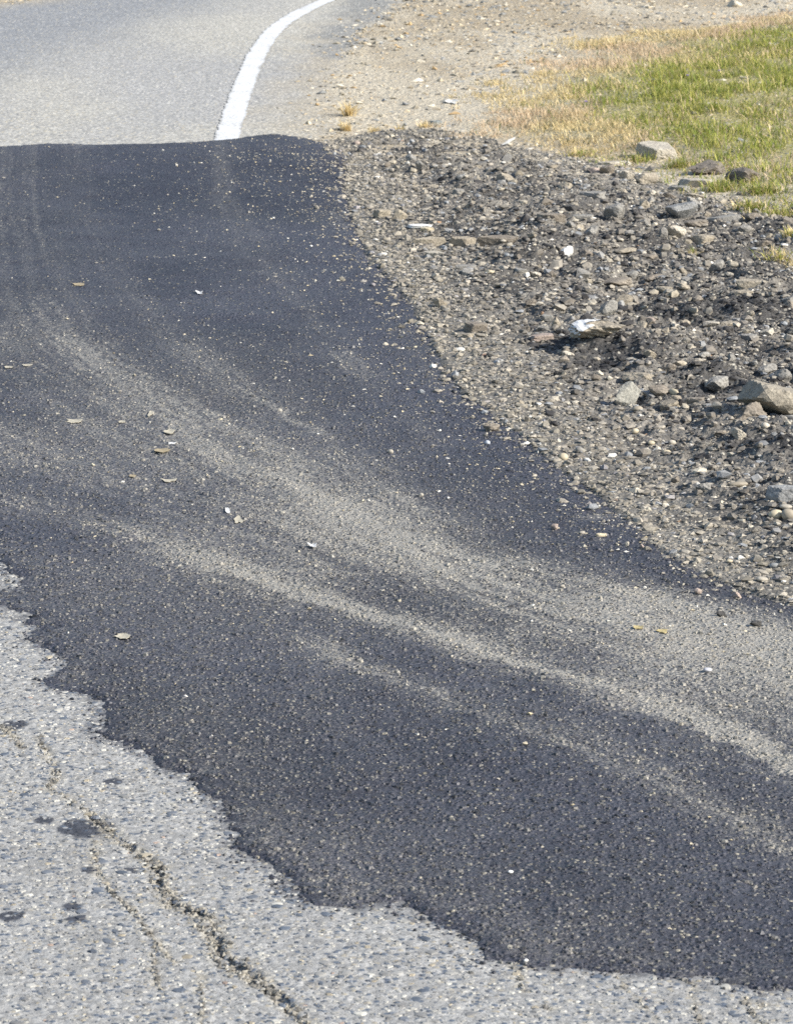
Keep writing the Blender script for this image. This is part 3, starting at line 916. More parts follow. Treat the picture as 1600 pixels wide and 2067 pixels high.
ob('verge_pebbles', chip_mesh('verge_pebbles', x, y, np.maximum(z_ground(x, y), np.where(sdf(x, y, ROAD) > -0.02, z_base(x, y), -1)) - 0.002, r, palette(n, VPAL, [5, 3, 3.5, 1.6, 1.2, 1.5]), M_chip, 0.5), kind='stuff', label='tan and grey pebbles pressed into the far verge', category='pebbles')

# ------------------------------------------------------------------ grass
G_GREEN, G_OLIVE, G_STRAW, G_PINK, G_DARK = map(np.array, ((0.22, 0.265, 0.05), (0.42, 0.395, 0.105), (0.66, 0.53, 0.29), (0.62, 0.47, 0.34), (0.07, 0.10, 0.02)))


def blades(name, x, y, z, h, col, wid=0.0016):
    n = len(x)
    th = rng.uniform(0, 6.28, n); lean = rng.uniform(0.2, 1.7, n)
    dx, dy = np.cos(th), np.sin(th)
    px, py = -dy, dx
    w = wid * rng.uniform(0.6, 1.4, n)
    def at(f, k):
        ox = x + dx * lean * h * f ** 1.7; oy = y + dy * lean * h * f ** 1.7; oz = z + h * (f - 0.32 * lean * f * f)
        return np.stack([ox + px * w * k, oy + py * w * k, oz], 1)
    V = np.stack([at(0, -1), at(0, 1), at(0.55, -0.75), at(0.55, 0.75), at(1.0, 0)], 1)
    F = np.array([(0, 1, 3), (0, 3, 2), (2, 3, 4)])[None] + (np.arange(n) * 5)[:, None, None]
    return mesh_from(name, V.reshape(-1, 3), F.reshape(-1, 3), M_grass, np.repeat(col, 5, 0), False)


def grass_colours(x, y):
    n = len(x)
    d, _ = pdist(x, y, GRASS_LEFT)
    dry = 1 - sstep(0.32, 0.85, d + 0.8 * (fbm(x * 2.0, y * 1.0, 3, 95) - 0.5))
    dry = np.clip(dry * 1.05 + 0.42 * sstep(0.45, 0.8, fbm(x * 3.1, y * 1.6, 3, 96)), 0.06, 1)
    u = rng.uniform(0, 1, n)
    pinky = sstep(0.45, 0.6, fbm(x * 2.5 + 7, y * 1.5, 2, 97))
    straw = G_STRAW * (1 - 0.7 * pinky[:, None]) + G_PINK * 0.7 * pinky[:, None]
    green = np.where((rng.uniform(0, 1, n) < 0.5)[:, None], G_OLIVE, G_GREEN)
    c = np.where((u < dry)[:, None], straw, green)
    c = np.where((rng.uniform(0, 1, n) < 0.06)[:, None], G_DARK, c)
    return np.clip(c * rng.uniform(0.7, 1.3, (n, 1)), 0, 0.8)


x, y = scatter(600000, 11.6, 21.0, lambda y: 0.85 + 0.118 * y)
k = x > -0.1
x, y = x[k], y[k]
gs = sdf(x, y, GRASS) + 0.75 * (fbm(x * 4, y * 2.2, 4, 98, 0.6) - 0.58) * np.clip(1 - pdist(x, y, GRASS_LEFT)[0] / 0.9, 0.15, 1)
k = (gs > 0) & (rng.uniform(0, 1, len(x)) < sstep(-0.1, 0.25, gs) * (0.10 + 1.25 * sstep(0.28, 0.70, fbm(x * 9, y * 5, 4, 99))))
x, y, gs = x[k], y[k], gs[k]
h = (0.012 + 0.034 * rng.uniform(0, 1, len(x)) ** 1.5 + 0.05 * (rng.uniform(0, 1, len(x)) < 0.02)) * (0.35 + 1.3 * fbm(x * 7, y * 4, 3, 100)) * (0.6 + 0.4 * sstep(0, 0.4, gs))
ob('grass', blades('grass', x, y, np.maximum(z_ground(x, y), np.where(sdf(x, y, RUBBLE) > 0, z_rubble(x, y), -1)) - 0.002, h, grass_colours(x, y)), kind='stuff', label='short green and straw coloured grass on the verge', category='grass')


def tuft(px, py, wpx, n, hm, dry, label):
    cx, cy = G(px, py); k = mpp(py)
    bx = float(cx) + rng.normal(0, wpx * k * 0.28, n); by = float(cy) + rng.normal(0, wpx * k * 0.35, n)
    z0 = float(z_top(cx, cy)[0])
    c = np.where((rng.uniform(0, 1, n) < dry)[:, None], G_STRAW, np.where((rng.uniform(0, 1, n) < 0.4)[:, None], G_OLIVE, G_GREEN)) * rng.uniform(0.7, 1.3, (n, 1))
    o = ob('grass_tuft', blades('grass_tuft', bx - float(cx), by - float(cy), z_top(bx, by) - z0 - 0.002, hm * rng.uniform(0.4, 1.2, n), c, 0.0018), label=label, category='grass tuft', group='grass tufts')
    o.location = (float(cx), float(cy), z0)


tuft(1568, 458, 90, 420, 0.050, 0.35, 'green grass tuft growing from gravel below the lawn corner')
tuft(1500, 436, 42, 130, 0.045, 0.75, 'thin straw grass tuft beside the flat grey slab in rubble')
tuft(1578, 545, 70, 190, 0.045, 0.65, 'half dry grass tuft lowest on the gravel by the photo edge')
tuft(1520, 440, 60, 260, 0.045, 0.3, 'green grass tuft left of the tuft below the lawn corner')
tuft(1598, 500, 36, 180, 0.045, 0.45, 'green tuft cut by the photo edge between two others')
tuft(1448, 392, 50, 200, 0.045, 0.2, 'green tuft under the brown clods at the rubble top')
tuft(1540, 402, 60, 240, 0.045, 0.2, 'green tuft at the lawn corner above the gravel')
tuft(1290, 332, 46, 120, 0.045, 0.25, 'green tuft under the pale flat topped slab')
tuft(1365, 345, 40, 120, 0.050, 0.2, 'green tuft between the pale slab and brown clods')
tuft(704, 232, 16, 120, 0.075, 1.0, 'dry straw tuft at the edge of the old road')
tuft(700, 262, 14, 80, 0.055, 1.0, 'lower dry straw tuft touching the fresh asphalt corner')
tuft(756, 266, 20, 60, 0.035, 1.0, 'first small straw tuft along the top edge of dark gravel')
tuft(806, 264, 22, 60, 0.030, 1.0, 'second small straw tuft along the top edge of dark gravel')
tuft(858, 258, 24, 60, 0.035, 1.0, 'third small straw tuft along the top edge of dark gravel')
tuft(1170, 318, 44, 140, 0.035, 0.6, 'yellowish grass tuft at top of the rubble')
tuft(1400, 520, 14, 26, 0.04, 0.6, 'few thin grass blades among rubble stones')

# ------------------------------------------------------------------ loose stones
import bmesh


def ico(sub):
    bm = bmesh.new()
    bmesh.ops.create_icosphere(bm, subdivisions=sub, radius=1.0)
    V = np.array([v.co[:] for v in bm.verts]); F = np.array([[v.index for v in f.verts] for f in bm.faces])
    bm.free()
    return V / np.linalg.norm(V, axis=1)[:, None], F


ICO = {k: ico(k) for k in (2, 3, 4)}


def rock_mesh(name, kind, sub, seed, mat):
    """unit rock: x, y in -0.5..0.5, z 0..1; stretched by the object's scale"""
    r_ = np.random.default_rng(seed)
    D, F = ICO[sub]
    if kind == 'pebble':
        V = D * (1 + 0.10 * np.sin(D @ r_.normal(0, 1.6, 3) + 1)[:, None]) * (1 + 0.06 * np.sin(D @ r_.normal(0, 3, 3))[:, None])
    else:
        npl = {'chunk': 10, 'slab': 9, 'clod': 18}[kind]
        N = r_.normal(0, 1, (npl, 3)); N /= np.linalg.norm(N, axis=1)[:, None]
        H = r_.uniform(0.5, 1.0, npl)
        if kind == 'slab':
            N[:, 2] *= 0.14; N /= np.linalg.norm(N, axis=1)[:, None]
            N = np.concatenate([N, [(0.05, -0.03, 1), (0, 0, -1)]]); H = np.concatenate([H, [0.62, 0.6]])
        dn = D @ N.T
        R = np.where(dn > 0.05, H[None] / np.maximum(dn, 0.05), 9).min(1)
        R = np.minimum(R, 1.35)
        V = D * R[:, None]
        amp = {'chunk': 0.07, 'slab': 0.045, 'clod': 0.15}[kind]
        q = V * 3.1 + seed
        nz = fbm(q[:, 0] + q[:, 2] * 0.7, q[:, 1] - q[:, 2] * 0.6, 4, seed % 97) - 0.5
        q2 = V * 9.0
        nz2 = vn(q2[:, 0] + q2[:, 2], q2[:, 1] - q2[:, 2] * 0.8, seed % 89) - 0.5
        V = V + D * (amp * 2 * nz + amp * 0.9 * nz2)[:, None]
    lo, hi = V.min(0), V.max(0)
    V = (V - (lo + hi) / 2) / (hi - lo)
    V[:, 2] += 0.5
    return mesh_from(name, V, F, mat, None, kind == 'pebble')


VARS = {(k, s): [rock_mesh({'chunk': 'stone', 'slab': 'stone_slab', 'clod': 'clod', 'pebble': 'pebble'}[k], k, s, 100 * s + 7 * i + len(k), M_pebble if k == 'pebble' else M_rock) for i in range(7)]
        for k, s in (('chunk', 2), ('slab', 2), ('pebble', 2), ('chunk', 3), ('slab', 3), ('clod', 3), ('clod', 4), ('chunk', 4), ('slab', 4))}
NAMES = {'chunk': 'stone', 'slab': 'stone_slab', 'clod': 'asphalt_clod', 'pebble': 'pebble'}
placed = []
TAN, GREY, BROWN, PALE, WHITE, BLUE, DARKC, CREAM, PINK, UMBER = (0.31, 0.275, 0.218), (0.255, 0.247, 0.228), (0.215, 0.19, 0.158), (0.39, 0.36, 0.305), (0.78, 0.78, 0.76), (0.245, 0.25, 0.25), (0.07, 0.068, 0.066), (0.50, 0.44, 0.32), (0.33, 0.272, 0.235), (0.165, 0.146, 0.125)


def on_surface(px, py):
    z = 0.0
    for _ in range(5):
        x, y = G(px, py, z)
        z = 0.4 * z + 0.6 * float(z_top(x, y)[0])
    return float(x), float(y)


def stone(px, py, wp, hp, kind, col, label, group=None, rz=None, tilt=(0, 0), depth=0.75, sub=None, var=None, sink=0.24, name=None):
    """px, py: middle of the stone's foot in the photo; wp, hp its width and height there"""
    x, y = on_surface(px, py)
    k = mpp(py)
    w = wp * k
    d = w * depth
    H = max((hp - 0.17 * depth * wp) * k, 0.22 * w if kind != 'slab' else 0.10 * w)
    if sub is None:
        sub = 4 if wp > 75 and kind != 'pebble' else (3 if wp > 24 and kind != 'pebble' else 2)
    if (kind, sub) not in VARS:
        sub = 3 if (kind, 3) in VARS else 2
    vs = VARS[(kind, sub)]
    me = vs[(int(px) * 7 + int(py)) % len(vs) if var is None else var]
    o = ob(name or NAMES[kind], me, label=label, category={'clod': 'clod', 'slab': 'slab', 'pebble': 'pebble', 'chunk': 'stone'}[kind])
    if group:
        o['group'] = group
    yc = y + d * 0.45
    ring = z_top(np.array([x, x - w * 0.3, x + w * 0.3, x]), np.array([yc, yc, yc, yc - d * 0.3]))
    o.location = (x, yc, float(np.mean(ring)) - H * sink)
    o.scale = (w, d, H * (1 + sink))
    if rz is None:
        rz = rng.uniform(-0.35, 0.35) + (math.pi if rng.uniform() < 0.5 else 0)
    o.rotation_euler = (tilt[0], tilt[1], rz)
    o.color = (*(np.array(col) * rng.uniform(0.93, 1.07)), 1)
    placed.append((x, yc, w))
    return o


S = stone
# along the grass
S(1328, 322, 94, 40, 'slab', PALE, 'pale flat topped slab of broken paving propped in the grass edge', tilt=(0.10, 0.05), depth=0.8, sub=4)
S(1428, 354, 84, 36, 'clod', UMBER, 'dark brown clod in the grass, further from the photo edge', sub=4)
S(1496, 370, 72, 38, 'clod', UMBER, 'dark brown clod in the grass, closer to the photo edge', sub=4)
S(1236, 334, 68, 10, 'slab', PALE, 'thin pale sliver of slab at top of the rubble', depth=0.35)
S(1405, 378, 80, 22, 'slab', PALE, 'long pale slab below the two brown clods', depth=0.5, sub=4)
S(1304, 372, 48, 28, 'chunk', TAN, 'tan lump on the rubble crest under the flat topped slab')
S(1264, 362, 40, 24, 'chunk', PALE, 'pale grey lump near the top of the rubble crest')
S(1205, 352, 34, 16, 'chunk', PINK, 'pinkish stone near the top of the rubble')
S(1225, 352, 34, 24, 'chunk', BROWN, 'brown pointed stone at the rubble crest')
S(1314, 395, 22, 14, 'chunk', PALE, 'small square pale stone on the rubble crest')
S(1402, 404, 44, 18, 'chunk', TAN, 'blocky tan stone under the long pale slab')
S(1352, 404, 28, 20, 'chunk', BROWN, 'brown stone left of the blocky tan stone')
S(1372, 386, 46, 14, 'slab', GREY, 'flat grey piece between crest lump and long slab')
S(1240, 443, 46, 36, 'chunk', GREY, 'grey egg shaped boulder high in the rubble')
S(1196, 408, 56, 20, 'slab', GREY, 'flat grey slab behind the egg shaped boulder')
S(1150, 428, 34, 14, 'slab', DARKC, 'thin dark plate with a shadow beneath it')
S(1112, 452, 58, 20, 'slab', BROWN, 'flat brownish slab left in the upper rubble', depth=0.6)
S(1176, 447, 42, 16, 'slab', GREY, 'light grey flake under the thin dark plate')
S(1164, 472, 30, 20, 'chunk', TAN, 'rounded tan stone in a trio of upper rubble')
S(1198, 474, 28, 24, 'chunk', GREY, 'grey wedge stone in a trio of upper rubble', rz=0.6)
S(1380, 447, 66, 38, 'chunk', BLUE, 'large blue grey slab tilted over its own shadow', tilt=(0.05, 0.2), depth=0.7, sub=4)
S(1465, 455, 74, 22, 'slab', GREY, 'long grey slab lying beside straw grass', tilt=(0, 0.14), depth=0.45)
S(1405, 468, 50, 24, 'clod', BROWN, 'brown crumbly lump below the large blue grey slab')
S(1271, 476, 24, 14, 'chunk', GREY, 'small grey stone with a black shadow in upper rubble')
S(1338, 490, 18, 24, 'chunk', GREY, 'upright grey stone beside the white topped stone')
S(1366, 493, 42, 28, 'chunk', PALE, 'pale white topped stone in the upper rubble')
S(1420, 496, 48, 26, 'chunk', TAN, 'tan lump right of the white topped stone')
S(1143, 521, 26, 25, 'chunk', WHITE, 'bright white round stone in the rubble', depth=0.8)
S(1180, 520, 32, 24, 'clod', BROWN, 'brown crumbly stone next to the bright white stone')
S(1262, 514, 44, 16, 'chunk', TAN, 'long tan stone right of the bright white stone')
S(1308, 528, 40, 14, 'slab', BROWN, 'thin brown flake in the middle of the rubble')
S(1357, 540, 18, 16, 'chunk', TAN, 'small tan knob in shade of thin brown flake')
S(1445, 548, 32, 28, 'chunk', GREY, 'light grey block under the half dry tuft side')
S(1472, 558, 24, 12, 'chunk', PALE, 'little pale stone next to light grey block')
S(1318, 570, 40, 18, 'chunk', BROWN, 'flat brown stone in the middle rubble')
S(1342, 592, 34, 16, 'chunk', TAN, 'tan stone above the darkest gravel')
S(1376, 588, 34, 16, 'chunk', TAN, 'tan stone above the darkest gravel, right one')
S(1520, 580, 66, 22, 'slab', TAN, 'cracked tan slab at the edge of the rubble', depth=0.6)
S(1500, 606, 44, 16, 'slab', TAN, 'small tan slab under the cracked tan slab')
S(1246, 580, 70, 22, 'clod', BROWN, 'wide brown clod half buried in the rubble')
# by the patch
S(770, 441, 34, 22, 'slab', TAN, 'tan slab chip nearest the patch, lying flat', rz=0.3)
S(800, 445, 28, 24, 'slab', TAN, 'tan slab chip leaning beside its twin near the patch', tilt=(0, 0.5))
S(846, 462, 50, 10, 'slab', WHITE, 'white painted flat fragment near the patch', depth=0.5)
S(862, 470, 28, 10, 'slab', CREAM, 'cream flat fragment under the white painted one', depth=0.6)
S(866, 495, 70, 18, 'slab', TAN, 'first of three long tan slab pieces in a row', rz=0.05, depth=0.3, tilt=(0.15, -0.03))
S(932, 498, 56, 22, 'slab', TAN, 'middle of three long tan slab pieces in a row', rz=0.0, depth=0.35, tilt=(0.15, 0.0))
S(1004, 495, 82, 22, 'slab', BROWN, 'last of three long tan slab pieces in a row', rz=0.02, depth=0.28, tilt=(0.15, 0.0), sub=4)
S(1053, 505, 28, 12, 'chunk', TAN, 'tan stone at the end of the long slab row')
S(880, 520, 48, 16, 'slab', PALE, 'pale flat stone under the long slab row')
S(940, 545, 40, 12, 'slab', GREY, 'grey flake below the long slab row')
S(987, 553, 26, 10, 'chunk', CREAM, 'small cream stone below the long slab row')
S(1016, 546, 26, 12, 'chunk', PALE, 'pale stone in a line of four small stones')
S(1049, 557, 28, 14, 'chunk', GREY, 'grey stone in a line of four small stones')
S(1082, 549, 26, 14, 'chunk', PALE, 'last pale stone in a line of four small stones')
S(887, 621, 30, 24, 'chunk', TAN, 'tan blocky stone with black shadow at the patch edge')
S(960, 672, 46, 24, 'slab', BROWN, 'brown slab chip just off the patch edge', rz=0.4)
S(945, 684, 26, 12, 'slab', TAN, 'tan chip in front of the brown slab chip')
S(1122, 662, 20, 24, 'chunk', TAN, 'upright tan stone left of the white painted chunk')
S(1104, 646, 26, 14, 'slab', GREY, 'grey flake behind the upright tan stone')
S(1094, 692, 48, 16, 'slab', PINK, 'pinkish flat stone below the upright tan stone')
S(1146, 724, 26, 18, 'chunk', PALE, 'pale rough stone above the black gravel')
S(1228, 640, 36, 34, 'chunk', GREY, 'light grey block behind the white painted chunk')
S(1200, 648, 30, 14, 'chunk', TAN, 'tan stone behind the white painted chunk')
painted = S(1206, 686, 112, 46, 'clod', TAN, 'tan asphalt chunk with white road paint on its end', sub=4, var=1, rz=0.0, name='painted_chunk')
S(1276, 724, 28, 11, 'pebble', PALE, 'pale flat pebble left of the rounded tan stone', depth=0.8)
S(1312, 726, 30, 22, 'chunk', TAN, 'rounded tan stone in the middle of the rubble')
S(1308, 652, 32, 14, 'chunk', PINK, 'pinkish tan stone below the darkest gravel')
S(1382, 658, 22, 16, 'chunk', TAN, 'small tan cube below the darkest gravel')
S(1436, 662, 34, 14, 'chunk', PALE, 'pale stone left of its larger tan neighbour')
S(1470, 669, 36, 22, 'chunk', TAN, 'tan stone with its black shadow toward a pale neighbour')
S(1548, 680, 34, 14, 'slab', PALE, 'pale flake over a black shadow by the photo edge', tilt=(0, -0.3))
S(1510, 694, 40, 16, 'slab', GREY, 'grey flake below the pale flake by the photo edge')
S(1420, 722, 26, 14, 'chunk', GREY, 'grey stone in the loose gravel above the boulder')
S(1288, 774, 64, 18, 'clod', TAN, 'wide tan lump above the leaning grey slab')
S(1274, 822, 66, 52, 'chunk', (0.27, 0.265, 0.235), 'large grey green slab leaning over a black shadow', name='stone_slab', tilt=(0.12, 0.3), depth=0.6, sub=4)
S(1286, 834, 22, 12, 'pebble', TAN, 'tan pebble under the leaning grey slab')
S(1330, 806, 46, 24, 'chunk', BROWN, 'brown stone beside the leaning grey slab')
S(1359, 798, 24, 14, 'pebble', CREAM, 'slim cream pebble leaning on the brown stone', rz=-0.7, depth=0.4)
S(1368, 814, 32, 14, 'chunk', TAN, 'tan flat stone under the slim cream pebble')
S(1404, 814, 40, 16, 'slab', BROWN, 'brown flake right of the slim cream pebble')
S(1448, 790, 52, 36, 'clod', GREY, 'grey dirt clod left of the great tan boulder')
S(1566, 842, 150, 84, 'chunk', (0.275, 0.25, 0.205), 'great tan boulder cut by the photo edge', sub=4, depth=0.8, var=2)
S(1512, 850, 74, 44, 'clod', BROWN, 'brown shoulder clod leaning on the great tan boulder', sub=4)
S(1595, 868, 50, 30, 'clod', GREY, 'grey clod below the great tan boulder')
S(1549, 752, 40, 24, 'chunk', GREY, 'grey stone just above the great tan boulder')
S(1490, 894, 34, 28, 'chunk', PALE, 'round pale stone with black shadow below the boulder')
S(1452, 884, 26, 14, 'chunk', BROWN, 'brown stone left of the round pale stone')
S(1443, 821, 14, 10, 'pebble', PALE, 'little white pebble between slab and boulder')
S(1282, 876, 16, 12, 'pebble', CREAM, 'oval cream pebble in gravel below the leaning slab')
S(1314, 894, 15, 10, 'pebble', CREAM, 'yellowish pebble in gravel right of oval cream pebble')
S(1356, 896, 16, 12, 'pebble', PALE, 'pale pebble in the gravel left of round pale stone')
S(1345, 918, 18, 10, 'pebble', CREAM, 'flat yellow pebble above the gravel bank')
S(1137, 929, 19, 16, 'pebble', CREAM, 'oval cream pebble lying at the edge of the patch', depth=0.9)
S(1168, 914, 16, 13, 'pebble', GREY, 'grey pebble next to the cream one at patch edge')
S(1490, 986, 40, 14, 'pebble', TAN, 'long smooth tan pebble behind the gravel bank', depth=0.45)
S(1578, 1016, 66, 34, 'slab', BLUE, 'blue grey slab below the bank, cut by photo edge', sub=4)
S(1566, 1052, 30, 20, 'pebble', CREAM, 'shiny cream pebble under the blue grey slab')
S(1592, 1050, 30, 26, 'pebble', TAN, 'tan pebble touching the shiny cream pebble')
S(1586, 1032, 26, 12, 'pebble', PALE, 'flat pale pebble on top of the cream one')
S(1420, 992, 34, 20, 'clod', GREY, 'grey clod at a black hollow in the gravel bank')
S(1538, 1176, 24, 12, 'pebble', PALE, 'white oval pebble in the lowest gravel')
S(1472, 1137, 14, 8, 'pebble', CREAM, 'small cream pebble in the lowest gravel')
S(1562, 1148, 20, 12, 'pebble', BLUE, 'blue grey pebble above the white oval pebble')
S(1408, 1200, 20, 14, 'chunk', PINK, 'pinkish stone at the dusty patch edge')
S(1486, 1208, 22, 15, 'chunk', PINK, 'second pinkish stone, further along the dusty patch edge')
S(1456, 1246, 22, 14, 'clod', DARKC, 'dark asphalt crumb on the pale dust')
S(1525, 1266, 24, 14, 'clod', DARKC, 'dark asphalt crumb lower on the pale dust')
# on the patch
S(992, 872, 34, 20, 'clod', BROWN, 'brown crumb lying on the fresh asphalt')
S(983, 897, 12, 9, 'pebble', (0.42, 0.45, 0.5), 'tiny bluish white pebble under the brown crumb')
S(1044, 870, 16, 13, 'chunk', GREY, 'grey stone right of the brown crumb on asphalt')
S(788, 916, 12, 10, 'pebble', PALE, 'pale pebble alone on the middle of the patch')
S(850, 1002, 10, 8, 'pebble', PALE, 'pale pebble alone above the upper dust streak')
S(1160, 1026, 10, 9, 'chunk', PALE, 'white chip above the small dust arc on patch')
S(1118, 1070, 16, 14, 'chunk', PINK, 'pinkish crumb with a shadow left of the dust arc')
S(1174, 1079, 14, 8, 'pebble', PALE, 'flat pale pebble below the dust arc')
S(1212, 1084, 24, 8, 'slab', CREAM, 'cream sliver below the dust arc', rz=0.3, depth=0.4)
S(1265, 1102, 10, 10, 'chunk', PALE, 'pale chip in a pair on the patch edge')
S(1295, 1107, 10, 10, 'chunk', PINK, 'pink chip in a pair on the patch edge')
S(1134, 1186, 10, 6, 'pebble', PALE, 'white chip on the broad dust band')
S(1428, 1358, 18, 10, 'pebble', (0.50, 0.51, 0.55), 'bluish white flat pebble on the lower dust')
S(1472, 1427, 10, 6, 'pebble', TAN, 'tan chip on the lowest dust streak')
S(912, 1328, 7, 6, 'pebble', PALE, 'tiny pale chip between the dust streaks')
S(1030, 1764, 11, 7, 'pebble', WHITE, 'white chip alone on the near dark asphalt')
S(602, 1476, 8, 6, 'chunk', GREY, 'small grey chip alone on the near dark asphalt')
S(1061, 1942, 10, 7, 'pebble', WHITE, 'white chip at the near edge of the patch')
# far verge
S(1482, 14, 34, 18, 'chunk', (0.50, 0.46, 0.38), 'pale boulder on the dirt track at the top')
S(880, 250, 26, 9, 'slab', (0.19, 0.21, 0.21), 'dark flat stone at the top of the verge gravel')
S(720, 292, 14, 9, 'pebble', PINK, 'pink pebble by the far corner of the patch')

# white paint left on the painted chunk
src = painted.data
V = np.array([v.co[:] for v in src.vertices]); F = np.array([p.vertices[:] for p in src.polygons])
cen = V[F].mean(1); nrm = np.array([p.normal[:] for p in src.polygons])
edge = -0.14 + 0.5 * (fbm(cen[:, 0] * 6 + 3, cen[:, 1] * 6 + cen[:, 2] * 5, 3, 7) - 0.5)
back = (cen[:, 1] > -0.05) & (cen[:, 0] < 0.28 + edge) & (nrm[:, 2] > 0.25)
sel = (nrm[:, 2] > -0.1) & ((cen[:, 0] < edge) | back) & (cen[:, 2] > 0.38)
used = np.unique(F[sel]); mp = np.full(len(V), -1); mp[used] = np.arange(len(used))
vn_ = np.array([v.normal[:] for v in src.vertices])
PV = V[used] + vn_[used] * np.array([0.012, 0.012, 0.04])
ob('paint', mesh_from('paint', PV, mp[F[sel]], M_paint, np.ones((len(used), 3))), parent=painted, label='white road paint')

# the many lesser stones of the shoulder
cand_x, cand_y = scatter(14000, 5.9, 13.2, lambda y: 0.113 * y)
rs = sdf(cand_x, cand_y, RUBBLE)
up = sstep(7.5, 10.5, cand_y)
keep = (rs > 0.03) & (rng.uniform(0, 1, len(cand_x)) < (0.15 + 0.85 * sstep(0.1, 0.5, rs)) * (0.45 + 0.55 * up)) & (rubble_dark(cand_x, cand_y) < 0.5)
cand = np.stack([cand_x[keep], cand_y[keep]], 1)
kinds = [('chunk', GREY, 'grey'), ('chunk', BROWN, 'brown'), ('slab', TAN, 'tan flat'), ('chunk', TAN, 'tan'), ('slab', GREY, 'grey flat'), ('pebble', PALE, 'pale rounded'), ('clod', BROWN, 'crumbly'), ('clod', (0.095, 0.09, 0.086), 'black crumbly')]
MARKS = [('bright white round stone', 1143, 515), ('white painted chunk', 1206, 675), ('leaning grey green slab', 1270, 810), ('great tan boulder', 1550, 815), ('flat topped slab in grass', 1328, 312),
         ('two brown clods', 1460, 355), ('tilted blue grey slab', 1380, 440), ('row of long tan slabs', 935, 490), ('white painted flat fragment', 846, 460), ('tan blocky stone at patch edge', 887, 615),
         ('darkest gravel', 1410, 628), ('pinkish flat stone', 1094, 688), ('cracked tan slab', 1520, 575), ('egg shaped grey boulder', 1240, 435), ('wide half buried brown clod', 1246, 575),
         ('white topped stone', 1366, 487), ('upright tan stone', 1122, 655), ('slim cream pebble', 1359, 795), ('round pale stone below the boulder', 1490, 888), ('cream pebble at patch edge', 1137, 925),
         ('wide tan lump', 1288, 768), ('thin dark plate', 1150, 425), ('twin tan slab chips', 785, 440), ('line of four small stones', 1048, 552), ('brown slab chip by the patch', 960, 668), ('long smooth tan pebble', 1490, 982),
         ('blue grey slab below the bank', 1578, 1010), ('white oval pebble', 1538, 1172), ('white splinter', 1025, 292), ('light grey block by the tuft', 1445, 540)]
MXY = np.array([on_surface(a, b) for _, a, b in MARKS])
taken = set()


def place_label(cx, cy, w, word):
    size = 'tiny' if w < 0.016 else ('small' if w < 0.024 else 'fist size' if w > 0.036 else 'middling')
    dx, dy = cx - MXY[:, 0], cy - MXY[:, 1]
    for i in np.argsort(dx ** 2 + (dy * 0.5) ** 2):
        if abs(dx[i]) > abs(dy[i]) * 0.25:
            where = 'right of' if dx[i] > 0 else 'left of'
        else:
            where = 'behind' if dy[i] > 0 else 'in front of'
        near = 'close ' if math.hypot(dx[i], dy[i] * 0.5) < 0.16 else ''
        lab = f'{size} {word} stone {near}{where} the {MARKS[i][0]}'
        if lab not in taken:
            taken.add(lab)
            return lab


count = 0
for cx, cy in cand:
    if count >= 190:
        break
    w = float(np.clip(np.exp(rng.normal(math.log(0.031), 0.42)), 0.014, 0.075))
    if any((cx - a) ** 2 + (cy - b) ** 2 < (0.5 * w + 0.5 * c + 0.004) ** 2 for a, b, c in placed):
        continue
    kd, colr, word = kinds[rng.choice(8, p=[.17, .17, .12, .16, .09, .03, .14, .12])]
    if kd == 'pebble':
        w = min(w, 0.022)
    if word == 'black crumbly':
        w = min(w, 0.03)
    sub = 3 if kd == 'clod' or (w > 0.034 and kd != 'pebble') else 2
    o = ob(NAMES[kd], VARS[(kd, sub)][rng.integers(7)], label=place_label(cx, cy, w, word), category='stone', group='loose stones in the rubble')
    d = w * rng.uniform(0.6, 0.95); H = w * (rng.uniform(0.5, 0.9) if kd not in ('slab',) else rng.uniform(0.25, 0.45))
    o.location = (cx, cy, float(z_rubble(np.array([cx]), np.array([cy]))[0]) - 0.26 * H)
    o.scale = (w, d, H)
    o.rotation_euler = (rng.uniform(-0.35, 0.35), rng.uniform(-0.35, 0.35), rng.uniform(0, 6.28))
    o.color = (*(np.array(colr) * rng.uniform(0.7, 1.15)), 1)
    placed.append((cx, cy, w)); count += 1


# ------------------------------------------------------------------ leaves, scraps, flowers
def scrap(name, px, py, wp, lp, mat, label, category, curl=0.15, rz=0.0, thick=0.0008, ragged=0.28, group=None):
    """a flat leaf or scrap with thickness: wp wide in the photo, lp deep in the photo"""
    x, y = map(float, G(px, py, 0.01)); k = mpp(py)
    w = 0.92 * wp * k / 2
    L = 0.92 * abs(float(G(px, py - lp / 2)[1] - G(px, py + lp / 2)[1])) / 2
    m = 14
    a = np.linspace(0, 2 * np.pi, m, endpoint=False)
    r = 1 + rng.uniform(-ragged, ragged, m)
    V = []
    for f in (1.0, 0.5):
        for t, q in zip(a, r):
            lx, ly = math.cos(t) * q * f * w, math.sin(t) * q * f * L
            V.append((lx, ly, thick + curl * w * (abs(lx / w) ** 2) * 0.6 + curl * w * 0.2 * math.sin(3 * t) * f))
    V.append((0, 0, thick))
    V = np.array(V); Vb = V.copy(); Vb[:, 2] -= thick
    F = []
    for j in range(m):
        j2 = (j + 1) % m
        F += [(j, j2, m + j2), (j, m + j2, m + j), (m + j, m + j2, 2 * m)]
    nf = len(V)
    Fb = [(c + nf, b + nf, a_ + nf) for a_, b, c in F]
    side = []
    for j in range(m):
        j2 = (j + 1) % m
        side += [(j, nf + j, nf + j2), (j, nf + j2, j2)]
    me = mesh_from(name, np.concatenate([V, Vb]), np.array(F + Fb + side), mat, np.ones((2 * nf, 3)))
    o = ob(name, me, label=label, category=category)
    if group:
        o['group'] = group
    o.location = (x, y, float(z_top(x, y)[0]) + 0.0015)
    o.rotation_euler = (0, 0, rz)
    return o


